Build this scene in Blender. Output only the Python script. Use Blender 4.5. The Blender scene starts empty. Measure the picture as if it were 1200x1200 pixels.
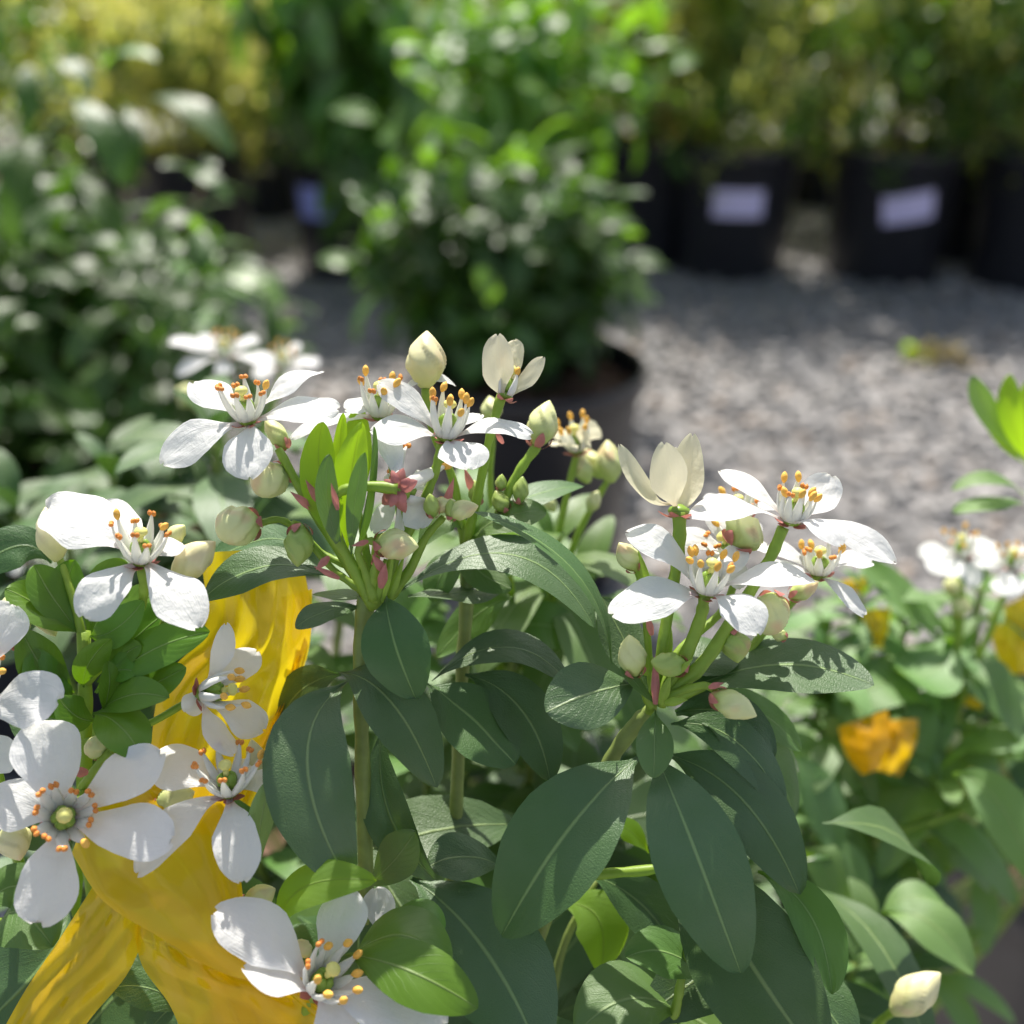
import bpy, math, random
import numpy as np
from mathutils import Vector, Matrix

# ------------------------------------------------------------------ camera, sky, sun, exposure
S = bpy.context.scene
COL = S.collection
PITCH = math.radians(26.7)
FPX = 1287.0
CAM = Vector((0, 0, 0.75))
FW = Vector((0, math.cos(PITCH), -math.sin(PITCH)))
UPV = Vector((0, math.sin(PITCH), math.cos(PITCH)))
RT = Vector((1, 0, 0))
cd = bpy.data.cameras.new('camera')
cam = bpy.data.objects.new('camera', cd)
COL.objects.link(cam)
cam.location = CAM
cam.rotation_euler = (math.pi / 2 - PITCH, 0, 0)
cd.sensor_width = 36
cd.lens = 36 * FPX / 1200
cd.clip_start = 0.01
cd.clip_end = 200
cd.dof.use_dof = True
cd.dof.focus_distance = 0.2
cd.dof.aperture_fstop = cd.lens / 4.1
S.camera = cam

SUN_EL, SUN_AZ = math.radians(58), math.radians(-5)      # azimuth measured from +Y, towards +X
W = bpy.data.worlds.new('World')
S.world = W
W.use_nodes = True
nt = W.node_tree
nt.nodes.clear()
sky = nt.nodes.new('ShaderNodeTexSky')
sky.sky_type = 'NISHITA'
sky.sun_disc = False
sky.sun_elevation = SUN_EL
sky.sun_rotation = SUN_AZ
sky.dust_density = 2.5
sky.ozone_density = 0.6
bg = nt.nodes.new('ShaderNodeBackground')
bg.inputs['Strength'].default_value = 0.12
wo = nt.nodes.new('ShaderNodeOutputWorld')
hsv = nt.nodes.new('ShaderNodeHueSaturation')
hsv.inputs['Saturation'].default_value = 0.78
nt.links.new(sky.outputs[0], hsv.inputs['Color'])
nt.links.new(hsv.outputs[0], bg.inputs[0])
nt.links.new(bg.outputs[0], wo.inputs[0])
sl = bpy.data.lights.new('sun', 'SUN')
sl.energy = 5.0
sl.angle = math.radians(0.55)
sl.color = (1, 0.95, 0.87)
so = bpy.data.objects.new('sun', sl)
COL.objects.link(so)
sdir = Vector((math.sin(SUN_AZ) * math.cos(SUN_EL), math.cos(SUN_AZ) * math.cos(SUN_EL), math.sin(SUN_EL)))
so.rotation_euler = sdir.to_track_quat('Z', 'Y').to_euler()
S.view_settings.view_transform = 'Standard'
S.view_settings.look = 'None'
S.view_settings.gamma = 1
S.view_settings.use_curve_mapping = False
S.view_settings.exposure = 0.65
S.cycles.max_bounces = 8
S.cycles.transparent_max_bounces = 12
S.cycles.sample_clamp_indirect = 4
S.cycles.use_denoising = True

# ------------------------------------------------------------------ helpers
def P(x, y, d):
    """point seen at picture position x, y (1200 px frame), d millimetres along the view axis"""
    d = d / 1000.0
    return CAM + d * (FW + (x - 600) / FPX * RT - (y - 600) / FPX * UPV)

def ground(px, py, z=0.0):
    r = FW + (px - 600) / FPX * RT - (py - 600) / FPX * UPV
    t = (z - CAM.z) / r.z
    return CAM + r * t

def mesh(name, V, F, mats, UV=None, mi=None, smooth=True):
    me = bpy.data.meshes.new(name)
    me.from_pydata([tuple(v) for v in V], [], F)
    for m in (mats if isinstance(mats, (list, tuple)) else [mats]):
        me.materials.append(m)
    if UV is not None:
        l = me.uv_layers.new(name='UVMap')
        idx = np.empty(len(me.loops), dtype=np.int32)
        me.loops.foreach_get('vertex_index', idx)
        l.data.foreach_set('uv', np.asarray(UV, dtype=np.float32)[idx].ravel())
    if mi is not None:
        me.polygons.foreach_set('material_index', np.asarray(mi, dtype=np.int32))
    if smooth:
        me.polygons.foreach_set('use_smooth', np.ones(len(me.polygons), dtype=bool))
    me.update()
    return me

class Thing:
    """an Empty at the base of the thing, with its parts as children (vertices given in world space)"""
    def __init__(s, name, label, cat, loc, group=None):
        s.o = bpy.data.objects.new(name, None)
        COL.objects.link(s.o)
        s.o.empty_display_size = 0.02
        s.loc = Vector(loc)
        s.o.location = s.loc
        s.o['label'] = label
        s.o['category'] = cat
        if group:
            s.o['group'] = group
    def part(s, name, me, parent=None, M=None, label=None, kind=None, local=False):
        o = bpy.data.objects.new(name, me)
        COL.objects.link(o)
        o.parent = parent or s.o
        if M is not None:
            o.matrix_local = Matrix.Translation(-s.loc) @ M if parent is None else M
        elif not local and parent is None:
            o.location = -s.loc
        if label:
            o['label'] = label
        if kind:
            o['kind'] = kind
        return o

def single(name, me, label=None, cat=None, loc=(0, 0, 0), group=None, kind=None):
    o = bpy.data.objects.new(name, me)
    COL.objects.link(o)
    o.location = loc
    if label: o['label'] = label
    if cat: o['category'] = cat
    if group: o['group'] = group
    if kind: o['kind'] = kind
    return o

def catmull(pts, n):
    """n+1 samples of a smooth curve through the points (each a sequence of floats)"""
    A = np.array([list(p) for p in pts], dtype=float)
    if len(A) == 2:
        t = np.linspace(0, 1, n + 1)[:, None]
        return A[0] * (1 - t) + A[1] * t
    seg = np.maximum(np.linalg.norm(np.diff(A, axis=0), axis=1), 1e-9)
    k = np.concatenate([[0], np.cumsum(seg ** 0.6)])
    d = np.diff(A, axis=0) / np.diff(k)[:, None]
    m = np.vstack([d[:1], [(d[i] * (k[i + 2] - k[i + 1]) + d[i + 1] * (k[i + 1] - k[i])) / (k[i + 2] - k[i]) for i in range(len(d) - 1)], d[-1:]])
    out = []
    for i in range(n + 1):
        x = i / n * (len(A) - 1)
        j = min(int(x), len(A) - 2)
        t = x - j; h = k[j + 1] - k[j]
        out.append(A[j] * (2 * t**3 - 3 * t**2 + 1) + m[j] * h * (t**3 - 2 * t**2 + t) + A[j + 1] * (3 * t**2 - 2 * t**3) + m[j + 1] * h * (t**3 - t**2))
    return np.array(out)

def grid_faces(nu, nv, off=0, wrap=False):
    """nu+1 rows, nv+1 columns (or nv columns when wrapped)"""
    F = []
    c = nv if wrap else nv + 1
    for i in range(nu):
        for j in range(nv):
            a = off + i * c + j
            b = off + i * c + (j + 1) % c
            F.append((a, b, b + c, a + c))
    return F

# ------------------------------------------------------------------ materials
def mat(name):
    m = bpy.data.materials.new(name)
    m.use_nodes = True
    n = m.node_tree
    n.nodes.clear()
    return m, n, n.nodes, n.links

def N(nodes, t, **kw):
    o = nodes.new(t)
    for k, v in kw.items():
        if k.startswith('i_'):
            o.inputs[k[2:].replace('_', ' ')].default_value = v
        else:
            setattr(o, k, v)
    return o

def mixc(n, l, fac, a, b, mode='MIX'):
    m = n.new('ShaderNodeMix')
    m.data_type = 'RGBA'
    m.blend_type = mode
    for sock, v in ((m.inputs['Factor'], fac), (m.inputs['A'], a), (m.inputs['B'], b)):
        pass
    ins = [x for x in m.inputs if x.enabled]
    for s, v in zip(ins, (fac, a, b)):
        if hasattr(v, 'is_output'):
            l.new(v, s)
        elif isinstance(v, (int, float)):
            s.default_value = v
        else:
            s.default_value = (*v, 1) if len(v) == 3 else v
    return [x for x in m.outputs if x.enabled][0]

def ramp(n, l, src, pts):
    r = n.new('ShaderNodeValToRGB')
    e = r.color_ramp.elements
    while len(e) < len(pts):
        e.new(0.5)
    for k, (p, c) in zip(e, pts):
        k.position = p
        k.color = (c, c, c, 1) if isinstance(c, (int, float)) else (*c, 1)
    l.new(src, r.inputs[0])
    return r.outputs[0]

def math_(n, l, op, a, b=None):
    m = n.new('ShaderNodeMath')
    m.operation = op
    for s, v in zip(m.inputs, (a, b)):
        if v is None: continue
        if hasattr(v, 'is_output'): l.new(v, s)
        else: s.default_value = v
    return m.outputs[0]

def leaf_material(name, top, under, trans, tf=0.3, rough=0.42, grain=0.5, rib=(0.25, 0.36, 0.12), ribw=0.02, veins=0.5, var=0.12, spec=0.5, grain_scale=3600, blotk=0.9):
    m, t, n, l = mat(name)
    uv = N(n, 'ShaderNodeUVMap')
    sx = N(n, 'ShaderNodeSeparateXYZ'); l.new(uv.outputs[0], sx.inputs[0])
    geo = N(n, 'ShaderNodeNewGeometry')
    oi = N(n, 'ShaderNodeObjectInfo')
    av = math_(n, l, 'ABSOLUTE', math_(n, l, 'SUBTRACT', sx.outputs[1], 0.5))
    ribf = ramp(n, l, av, [(0, 1), (ribw * 0.55, 0.9), (ribw * 1.25, 0)])
    # side veins run forward from the rib
    vv = math_(n, l, 'SUBTRACT', math_(n, l, 'MULTIPLY', sx.outputs[0], 9.0), math_(n, l, 'MULTIPLY', av, 7.0))
    nz = N(n, 'ShaderNodeTexNoise', i_Scale=160.0, i_Detail=2.0); l.new(geo.outputs['Position'], nz.inputs['Vector'])
    vv = math_(n, l, 'ADD', vv, math_(n, l, 'MULTIPLY', nz.outputs[0], 1.1))
    fr = math_(n, l, 'ABSOLUTE', math_(n, l, 'SUBTRACT', math_(n, l, 'FRACT', vv), 0.5))
    vf = ramp(n, l, fr, [(0, 1), (0.05, 0)])
    blot = N(n, 'ShaderNodeTexNoise', i_Scale=110.0, i_Detail=1.0); l.new(geo.outputs['Position'], blot.inputs['Vector'])
    c = mixc(n, l, math_(n, l, 'MULTIPLY', blot.outputs[0], 0.55), top, tuple(min(1, x * 1.55) for x in top))
    c = mixc(n, l, math_(n, l, 'MULTIPLY', vf, 0.14 * veins), c, rib)
    c = mixc(n, l, math_(n, l, 'MULTIPLY', ribf, 0.95), c, rib)
    sp = N(n, 'ShaderNodeTexNoise', i_Scale=520.0, i_Detail=2.0); l.new(geo.outputs['Position'], sp.inputs['Vector'])
    c = mixc(n, l, ramp(n, l, sp.outputs[0], [(0.71, 0), (0.76, 0.35)]), c, (0.22, 0.2, 0.08))
    c = mixc(n, l, ramp(n, l, av, [(0.478, 0), (0.495, 0.6)]), c, tuple(0.5 * (x + y) for x, y in zip(rib, under)))
    cu = mixc(n, l, math_(n, l, 'MULTIPLY', ribf, 0.7), under, rib)
    col = mixc(n, l, geo.outputs['Backfacing'], c, cu)
    hs = N(n, 'ShaderNodeHueSaturation')
    l.new(math_(n, l, 'ADD', math_(n, l, 'MULTIPLY', oi.outputs['Random'], 0.024), 0.488), hs.inputs['Hue'])
    l.new(math_(n, l, 'ADD', math_(n, l, 'MULTIPLY', oi.outputs['Random'], 2 * var), 1 - var), hs.inputs['Value'])
    l.new(col, hs.inputs['Color'])
    gr = N(n, 'ShaderNodeTexNoise', i_Scale=float(grain_scale), i_Detail=1.0); l.new(geo.outputs['Position'], gr.inputs['Vector'])
    hgt = math_(n, l, 'ADD', math_(n, l, 'MULTIPLY', gr.outputs[0], 0.35 * grain),
                math_(n, l, 'ADD', math_(n, l, 'MULTIPLY', ribf, -0.5), math_(n, l, 'MULTIPLY', vf, -0.16 * veins)))
    hgt = math_(n, l, 'ADD', hgt, math_(n, l, 'MULTIPLY', blot.outputs[0], blotk))
    hgt = math_(n, l, 'ADD', hgt, math_(n, l, 'MULTIPLY', math_(n, l, 'SINE', math_(n, l, 'MULTIPLY', vv, 6.283)), -0.05 * veins))
    bp = N(n, 'ShaderNodeBump', i_Strength=0.7, i_Distance=0.0005); l.new(hgt, bp.inputs['Height'])
    pb = N(n, 'ShaderNodeBsdfPrincipled')
    l.new(hs.outputs[0], pb.inputs['Base Color'])
    rr = math_(n, l, 'ADD', math_(n, l, 'MULTIPLY', geo.outputs['Backfacing'], 0.25), rough)
    rr = math_(n, l, 'ADD', rr, math_(n, l, 'MULTIPLY', math_(n, l, 'SUBTRACT', blot.outputs[0], 0.5), 0.15))
    l.new(rr, pb.inputs['Roughness'])
    wx = N(n, 'ShaderNodeTexNoise', i_Scale=38.0, i_Detail=3.0); l.new(geo.outputs['Position'], wx.inputs['Vector'])
    l.new(math_(n, l, 'MULTIPLY', ramp(n, l, wx.outputs[0], [(0.35, 0.35), (0.65, 1.0)]), spec * 1.5), pb.inputs['Specular IOR Level'])
    l.new(bp.outputs[0], pb.inputs['Normal'])
    tr = N(n, 'ShaderNodeBsdfTranslucent')
    tc = mixc(n, l, math_(n, l, 'MULTIPLY', ribf, 0.5), trans, tuple(x * 0.5 for x in trans))
    l.new(tc, tr.inputs['Color'])
    ms = N(n, 'ShaderNodeMixShader'); ms.inputs[0].default_value = tf
    l.new(pb.outputs[0], ms.inputs[1]); l.new(tr.outputs[0], ms.inputs[2])
    out = N(n, 'ShaderNodeOutputMaterial'); l.new(ms.outputs[0], out.inputs[0])
    return m

def plain(name, col, rough=0.6, tf=0.0, trans=None, spec=0.4, noise=0.15, nscale=400.0, bump=0.2, bdist=0.0003, rnd=0.0):
    m, t, n, l = mat(name)
    geo = N(n, 'ShaderNodeNewGeometry')
    nz = N(n, 'ShaderNodeTexNoise', i_Scale=nscale, i_Detail=4.0); l.new(geo.outputs['Position'], nz.inputs['Vector'])
    c = mixc(n, l, nz.outputs[0], tuple(x * (1 - noise) for x in col), tuple(min(1, x * (1 + noise)) for x in col))
    if rnd:
        oi = N(n, 'ShaderNodeObjectInfo')
        hs = N(n, 'ShaderNodeHueSaturation')
        l.new(math_(n, l, 'ADD', math_(n, l, 'MULTIPLY', oi.outputs['Random'], 2 * rnd), 1 - rnd), hs.inputs['Value'])
        l.new(c, hs.inputs['Color']); c = hs.outputs[0]
    bp = N(n, 'ShaderNodeBump', i_Strength=bump, i_Distance=bdist); l.new(nz.outputs[0], bp.inputs['Height'])
    pb = N(n, 'ShaderNodeBsdfPrincipled')
    l.new(c, pb.inputs['Base Color']); pb.inputs['Roughness'].default_value = rough
    pb.inputs['Specular IOR Level'].default_value = spec
    l.new(bp.outputs[0], pb.inputs['Normal'])
    out = N(n, 'ShaderNodeOutputMaterial')
    if tf:
        tr = N(n, 'ShaderNodeBsdfTranslucent'); tr.inputs['Color'].default_value = (*(trans or col), 1)
        ms = N(n, 'ShaderNodeMixShader'); ms.inputs[0].default_value = tf
        l.new(pb.outputs[0], ms.inputs[1]); l.new(tr.outputs[0], ms.inputs[2]); l.new(ms.outputs[0], out.inputs[0])
    else:
        l.new(pb.outputs[0], out.inputs[0])
    return m

def petal_material(name, col, base, tf=0.4):
    m, t, n, l = mat(name)
    uv = N(n, 'ShaderNodeUVMap')
    sx = N(n, 'ShaderNodeSeparateXYZ'); l.new(uv.outputs[0], sx.inputs[0])
    geo = N(n, 'ShaderNodeNewGeometry')
    av = math_(n, l, 'ABSOLUTE', math_(n, l, 'SUBTRACT', sx.outputs[1], 0.5))
    bl = N(n, 'ShaderNodeTexNoise', i_Scale=260.0, i_Detail=4.0); l.new(geo.outputs['Position'], bl.inputs['Vector'])
    # fine veins fanning out from the claw
    mp = N(n, 'ShaderNodeCombineXYZ')
    l.new(math_(n, l, 'MULTIPLY', sx.outputs[0], 2.0), mp.inputs[0]); l.new(math_(n, l, 'MULTIPLY', sx.outputs[1], 17.0), mp.inputs[1])
    vn = N(n, 'ShaderNodeTexNoise', i_Scale=1.6, i_Detail=2.0); l.new(mp.outputs[0], vn.inputs['Vector'])
    basef = ramp(n, l, sx.outputs[0], [(0.0, 1), (0.09, 0.55), (0.24, 0)])
    c = mixc(n, l, math_(n, l, 'MULTIPLY', basef, 0.6), col, base)
    c = mixc(n, l, math_(n, l, 'MULTIPLY', vn.outputs[0], 0.1), c, tuple(x * 0.8 for x in col))
    rim = ramp(n, l, sx.outputs[0], [(0.95, 0), (1.0, 1)])
    c = mixc(n, l, math_(n, l, 'MULTIPLY', rim, 0.35), c, (0.8, 0.76, 0.6))
    h = math_(n, l, 'ADD', math_(n, l, 'MULTIPLY', bl.outputs[0], 1.0), math_(n, l, 'MULTIPLY', vn.outputs[0], 0.2))
    bp = N(n, 'ShaderNodeBump', i_Strength=0.65, i_Distance=0.0012); l.new(h, bp.inputs['Height'])
    pb = N(n, 'ShaderNodeBsdfPrincipled')
    l.new(c, pb.inputs['Base Color']); pb.inputs['Roughness'].default_value = 0.55
    pb.inputs['Specular IOR Level'].default_value = 0.35
    l.new(bp.outputs[0], pb.inputs['Normal'])
    tr = N(n, 'ShaderNodeBsdfTranslucent'); l.new(c, tr.inputs['Color'])
    ms = N(n, 'ShaderNodeMixShader'); ms.inputs[0].default_value = tf
    out = N(n, 'ShaderNodeOutputMaterial')
    l.new(pb.outputs[0], ms.inputs[1]); l.new(tr.outputs[0], ms.inputs[2]); l.new(ms.outputs[0], out.inputs[0])
    return m

def bud_material(name, cream, green, pink):
    m, t, n, l = mat(name)
    uv = N(n, 'ShaderNodeUVMap')
    sx = N(n, 'ShaderNodeSeparateXYZ'); l.new(uv.outputs[0], sx.inputs[0])
    geo = N(n, 'ShaderNodeNewGeometry')
    nz = N(n, 'ShaderNodeTexNoise', i_Scale=150.0, i_Detail=3.0); l.new(geo.outputs['Position'], nz.inputs['Vector'])
    u = math_(n, l, 'ADD', sx.outputs[0], math_(n, l, 'MULTIPLY', math_(n, l, 'SUBTRACT', nz.outputs[0], 0.5), 0.5))
    c = mixc(n, l, ramp(n, l, u, [(0.1, 1), (0.6, 0)]), cream, green)
    p2 = N(n, 'ShaderNodeTexNoise', i_Scale=210.0, i_Detail=1.0); l.new(geo.outputs['Position'], p2.inputs['Vector'])
    c = mixc(n, l, ramp(n, l, p2.outputs[0], [(0.55, 0), (0.7, 0.5)]), c, pink)
    bp = N(n, 'ShaderNodeBump', i_Strength=0.4, i_Distance=0.0006); l.new(nz.outputs[0], bp.inputs['Height'])
    pb = N(n, 'ShaderNodeBsdfPrincipled')
    l.new(c, pb.inputs['Base Color']); pb.inputs['Roughness'].default_value = 0.5
    l.new(bp.outputs[0], pb.inputs['Normal'])
    pb.inputs['Subsurface Weight'].default_value = 0.25
    pb.inputs['Subsurface Radius'].default_value = (0.004, 0.004, 0.002)
    pb.inputs['Subsurface Scale'].default_value = 0.5
    out = N(n, 'ShaderNodeOutputMaterial'); l.new(pb.outputs[0], out.inputs[0])
    return m

def film_material(name, col, opac=0.72):
    """thin coloured plastic film: some light goes straight through, some is scattered, some mirrored"""
    m, t, n, l = mat(name)
    geo = N(n, 'ShaderNodeNewGeometry')
    nz = N(n, 'ShaderNodeTexNoise', i_Scale=30.0, i_Detail=2.0, i_Distortion=0.6); l.new(geo.outputs['Position'], nz.inputs['Vector'])
    n2 = N(n, 'ShaderNodeTexNoise', i_Scale=420.0, i_Detail=2.0); l.new(geo.outputs['Position'], n2.inputs['Vector'])
    h = math_(n, l, 'ADD', nz.outputs[0], math_(n, l, 'MULTIPLY', n2.outputs[0], 0.06))
    bp = N(n, 'ShaderNodeBump', i_Strength=0.6, i_Distance=0.0006); l.new(h, bp.inputs['Height'])
    pb = N(n, 'ShaderNodeBsdfPrincipled'); pb.inputs['Base Color'].default_value = (*col, 1)
    pb.inputs['Roughness'].default_value = 0.13
    pb.inputs['Specular IOR Level'].default_value = 0.9
    l.new(bp.outputs[0], pb.inputs['Normal'])
    tl = N(n, 'ShaderNodeBsdfTranslucent'); tl.inputs['Color'].default_value = (min(1, col[0] * 1.15), col[1] * 1.3, col[2], 1)
    tp = N(n, 'ShaderNodeBsdfTransparent'); tp.inputs['Color'].default_value = (1, 0.82, 0.16, 1)
    m1 = N(n, 'ShaderNodeMixShader'); m1.inputs[0].default_value = 0.6
    l.new(pb.outputs[0], m1.inputs[1]); l.new(tl.outputs[0], m1.inputs[2])
    m2 = N(n, 'ShaderNodeMixShader'); m2.inputs[0].default_value = opac
    l.new(tp.outputs[0], m2.inputs[1]); l.new(m1.outputs[0], m2.inputs[2])
    out = N(n, 'ShaderNodeOutputMaterial'); l.new(m2.outputs[0], out.inputs[0])
    return m

M = {}
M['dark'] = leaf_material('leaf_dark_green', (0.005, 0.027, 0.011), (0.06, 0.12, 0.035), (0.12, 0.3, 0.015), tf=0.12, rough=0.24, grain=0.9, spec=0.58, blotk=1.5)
M['mid'] = leaf_material('leaf_mid_green', (0.017, 0.062, 0.013), (0.08, 0.16, 0.03), (0.22, 0.45, 0.015), tf=0.22, rough=0.28, grain=0.4, spec=0.65)
M['sunny'] = leaf_material('leaf_mid_sunlit_tone', (0.045, 0.13, 0.03), (0.12, 0.24, 0.06), (0.3, 0.55, 0.02), tf=0.3, rough=0.36, grain=0.3, spec=0.9)  # lighter copy of the mid green; sun on the leaves put into the colour
M['gloss'] = leaf_material('leaf_glossy_green', (0.028, 0.095, 0.008), (0.09, 0.2, 0.02), (0.22, 0.46, 0.005), tf=0.2, rough=0.16, grain=0.05, veins=0.35)
M['bright'] = leaf_material('leaf_young_green', (0.12, 0.26, 0.03), (0.16, 0.3, 0.05), (0.5, 0.8, 0.01), tf=0.6, rough=0.4, grain=0.4, rib=(0.3, 0.45, 0.1))
M['pale'] = leaf_material('leaf_pale_underside', (0.2, 0.3, 0.12), (0.2, 0.3, 0.12), (0.3, 0.5, 0.1), tf=0.35, rough=0.5, grain=0.3, rib=(0.32, 0.42, 0.22))
M['bgdark'] = leaf_material('leaf_shrub_deep_green', (0.012, 0.038, 0.01), (0.04, 0.085, 0.02), (0.16, 0.36, 0.015), tf=0.25, rough=0.19, grain=0.0, spec=0.34, veins=0, blotk=3.5)
M['bgmid'] = leaf_material('leaf_shrub_fresh_green', (0.05, 0.15, 0.025), (0.08, 0.19, 0.03), (0.3, 0.6, 0.02), tf=0.4, rough=0.2, grain=0.0, spec=0.8, veins=0, blotk=5)
M['bgolive'] = leaf_material('leaf_olive', (0.18, 0.24, 0.05), (0.2, 0.26, 0.08), (0.8, 0.85, 0.15), tf=0.45, rough=0.12, grain=0.0, var=0.2, spec=0.9, veins=0)
M['bgbrown'] = leaf_material('leaf_bronze', (0.36, 0.3, 0.09), (0.36, 0.28, 0.1), (0.9, 0.75, 0.25), tf=0.5, rough=0.25, grain=0.0, var=0.2, veins=0, spec=0.7)
M['bgyellow'] = leaf_material('leaf_golden', (0.6, 0.58, 0.14), (0.58, 0.56, 0.15), (0.95, 0.92, 0.25), tf=0.5, rough=0.25, grain=0.0, var=0.2, veins=0, spec=0.7)
M['petal'] = petal_material('petal_white', (0.88, 0.88, 0.87), (0.75, 0.45, 0.42), 0.42)
M['cream'] = petal_material('petal_cream', (0.84, 0.79, 0.58), (0.78, 0.55, 0.4), 0.4)
M['bud'] = bud_material('bud_cream_green', (0.62, 0.64, 0.3), (0.36, 0.48, 0.12), (0.6, 0.3, 0.2))
M['budcream'] = bud_material('bud_cream', (0.7, 0.65, 0.36), (0.6, 0.6, 0.24), (0.68, 0.5, 0.3))
M['budgreen'] = bud_material('bud_green', (0.32, 0.42, 0.1), (0.2, 0.34, 0.06), (0.48, 0.22, 0.16))
M['sepal'] = plain('sepal_pink', (0.5, 0.19, 0.17), 0.5, 0.25, (0.7, 0.25, 0.2), noise=0.5, nscale=500)
M['filament'] = plain('filament_white', (0.86, 0.86, 0.82), 0.5, 0.35, (0.85, 0.85, 0.75), noise=0.03)
M['anther'] = plain('anther_orange', (0.75, 0.27, 0.05), 0.6, noise=0.35, nscale=1500, bump=0.6, bdist=0.0006, rnd=0.15)
M['antheryel'] = plain('anther_yellow_orange', (0.86, 0.47, 0.08), 0.6, noise=0.2, nscale=1500, bump=0.5, bdist=0.0005, rnd=0.12)
M['ovary'] = plain('ovary_green', (0.2, 0.32, 0.04), 0.35, noise=0.2)
M['stigma'] = plain('stigma_yellow', (0.68, 0.66, 0.2), 0.5, noise=0.2)
M['stem'] = plain('stem_green', (0.27, 0.4, 0.05), 0.45, 0.25, (0.4, 0.65, 0.04), noise=0.3, nscale=500, bump=0.4)
M['stemolive'] = plain('stem_olive', (0.2, 0.26, 0.06), 0.5, 0.0, noise=0.35, nscale=350, bump=0.4)
M['wood'] = plain('stem_brown', (0.16, 0.11, 0.07), 0.7, noise=0.4, nscale=200, bump=0.6)
M['film'] = film_material('yellow_film', (0.97, 0.6, 0.015), 0.84)
M['filmor'] = film_material('orange_film', (0.98, 0.5, 0.01), 0.92)
M['pot'] = plain('black_plastic', (0.018, 0.018, 0.023), 0.36, spec=0.55, noise=0.35, nscale=60, bump=0.15)
M['potgrey'] = plain('grey_plastic', (0.085, 0.078, 0.082), 0.38, noise=0.25, nscale=40, bump=0.15)
M['bark'] = plain('bark_chips', (0.12, 0.065, 0.04), 0.8, noise=0.5, nscale=60, bump=1, bdist=0.004, rnd=0.3)
M['label'] = plain('sticker_lilac_white', (0.66, 0.6, 0.88), 0.45, noise=0.05, nscale=80)
M['bluelabel'] = plain('sticker_blue', (0.3, 0.33, 0.75), 0.45, noise=0.05, nscale=80)
M['ink'] = plain('print_ink', (0.2, 0.18, 0.35), 0.5, noise=0.05)

# ------------------------------------------------------------------ leaf and petal surfaces
LEAF = [(0, .05), (.06, .1), (.14, .32), (.25, .62), (.38, .86), (.5, .98), (.6, 1), (.7, .94), (.8, .78), (.88, .6), (.94, .41), (.98, .22), (1, .02)]
ROUND = [(0, .05), (.07, .12), (.15, .3), (.3, .62), (.45, .86), (.6, .99), (.7, 1), (.8, .93), (.88, .78), (.94, .58), (.98, .34), (1, .04)]
PETAL = [(0, .12), (.08, .16), (.2, .34), (.35, .66), (.5, .93), (.62, 1), (.74, .98), (.84, .85), (.92, .63), (.97, .4), (1, .16)]
WIDE = [(0, .12), (.08, .2), (.2, .42), (.35, .72), (.5, .93), (.62, 1), (.74, .97), (.84, .87), (.92, .7), (.97, .48), (1, .2)]
SEPAL = [(0, .5), (.3, .95), (.5, 1), (.75, .75), (.93, .35), (1, .02)]

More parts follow.
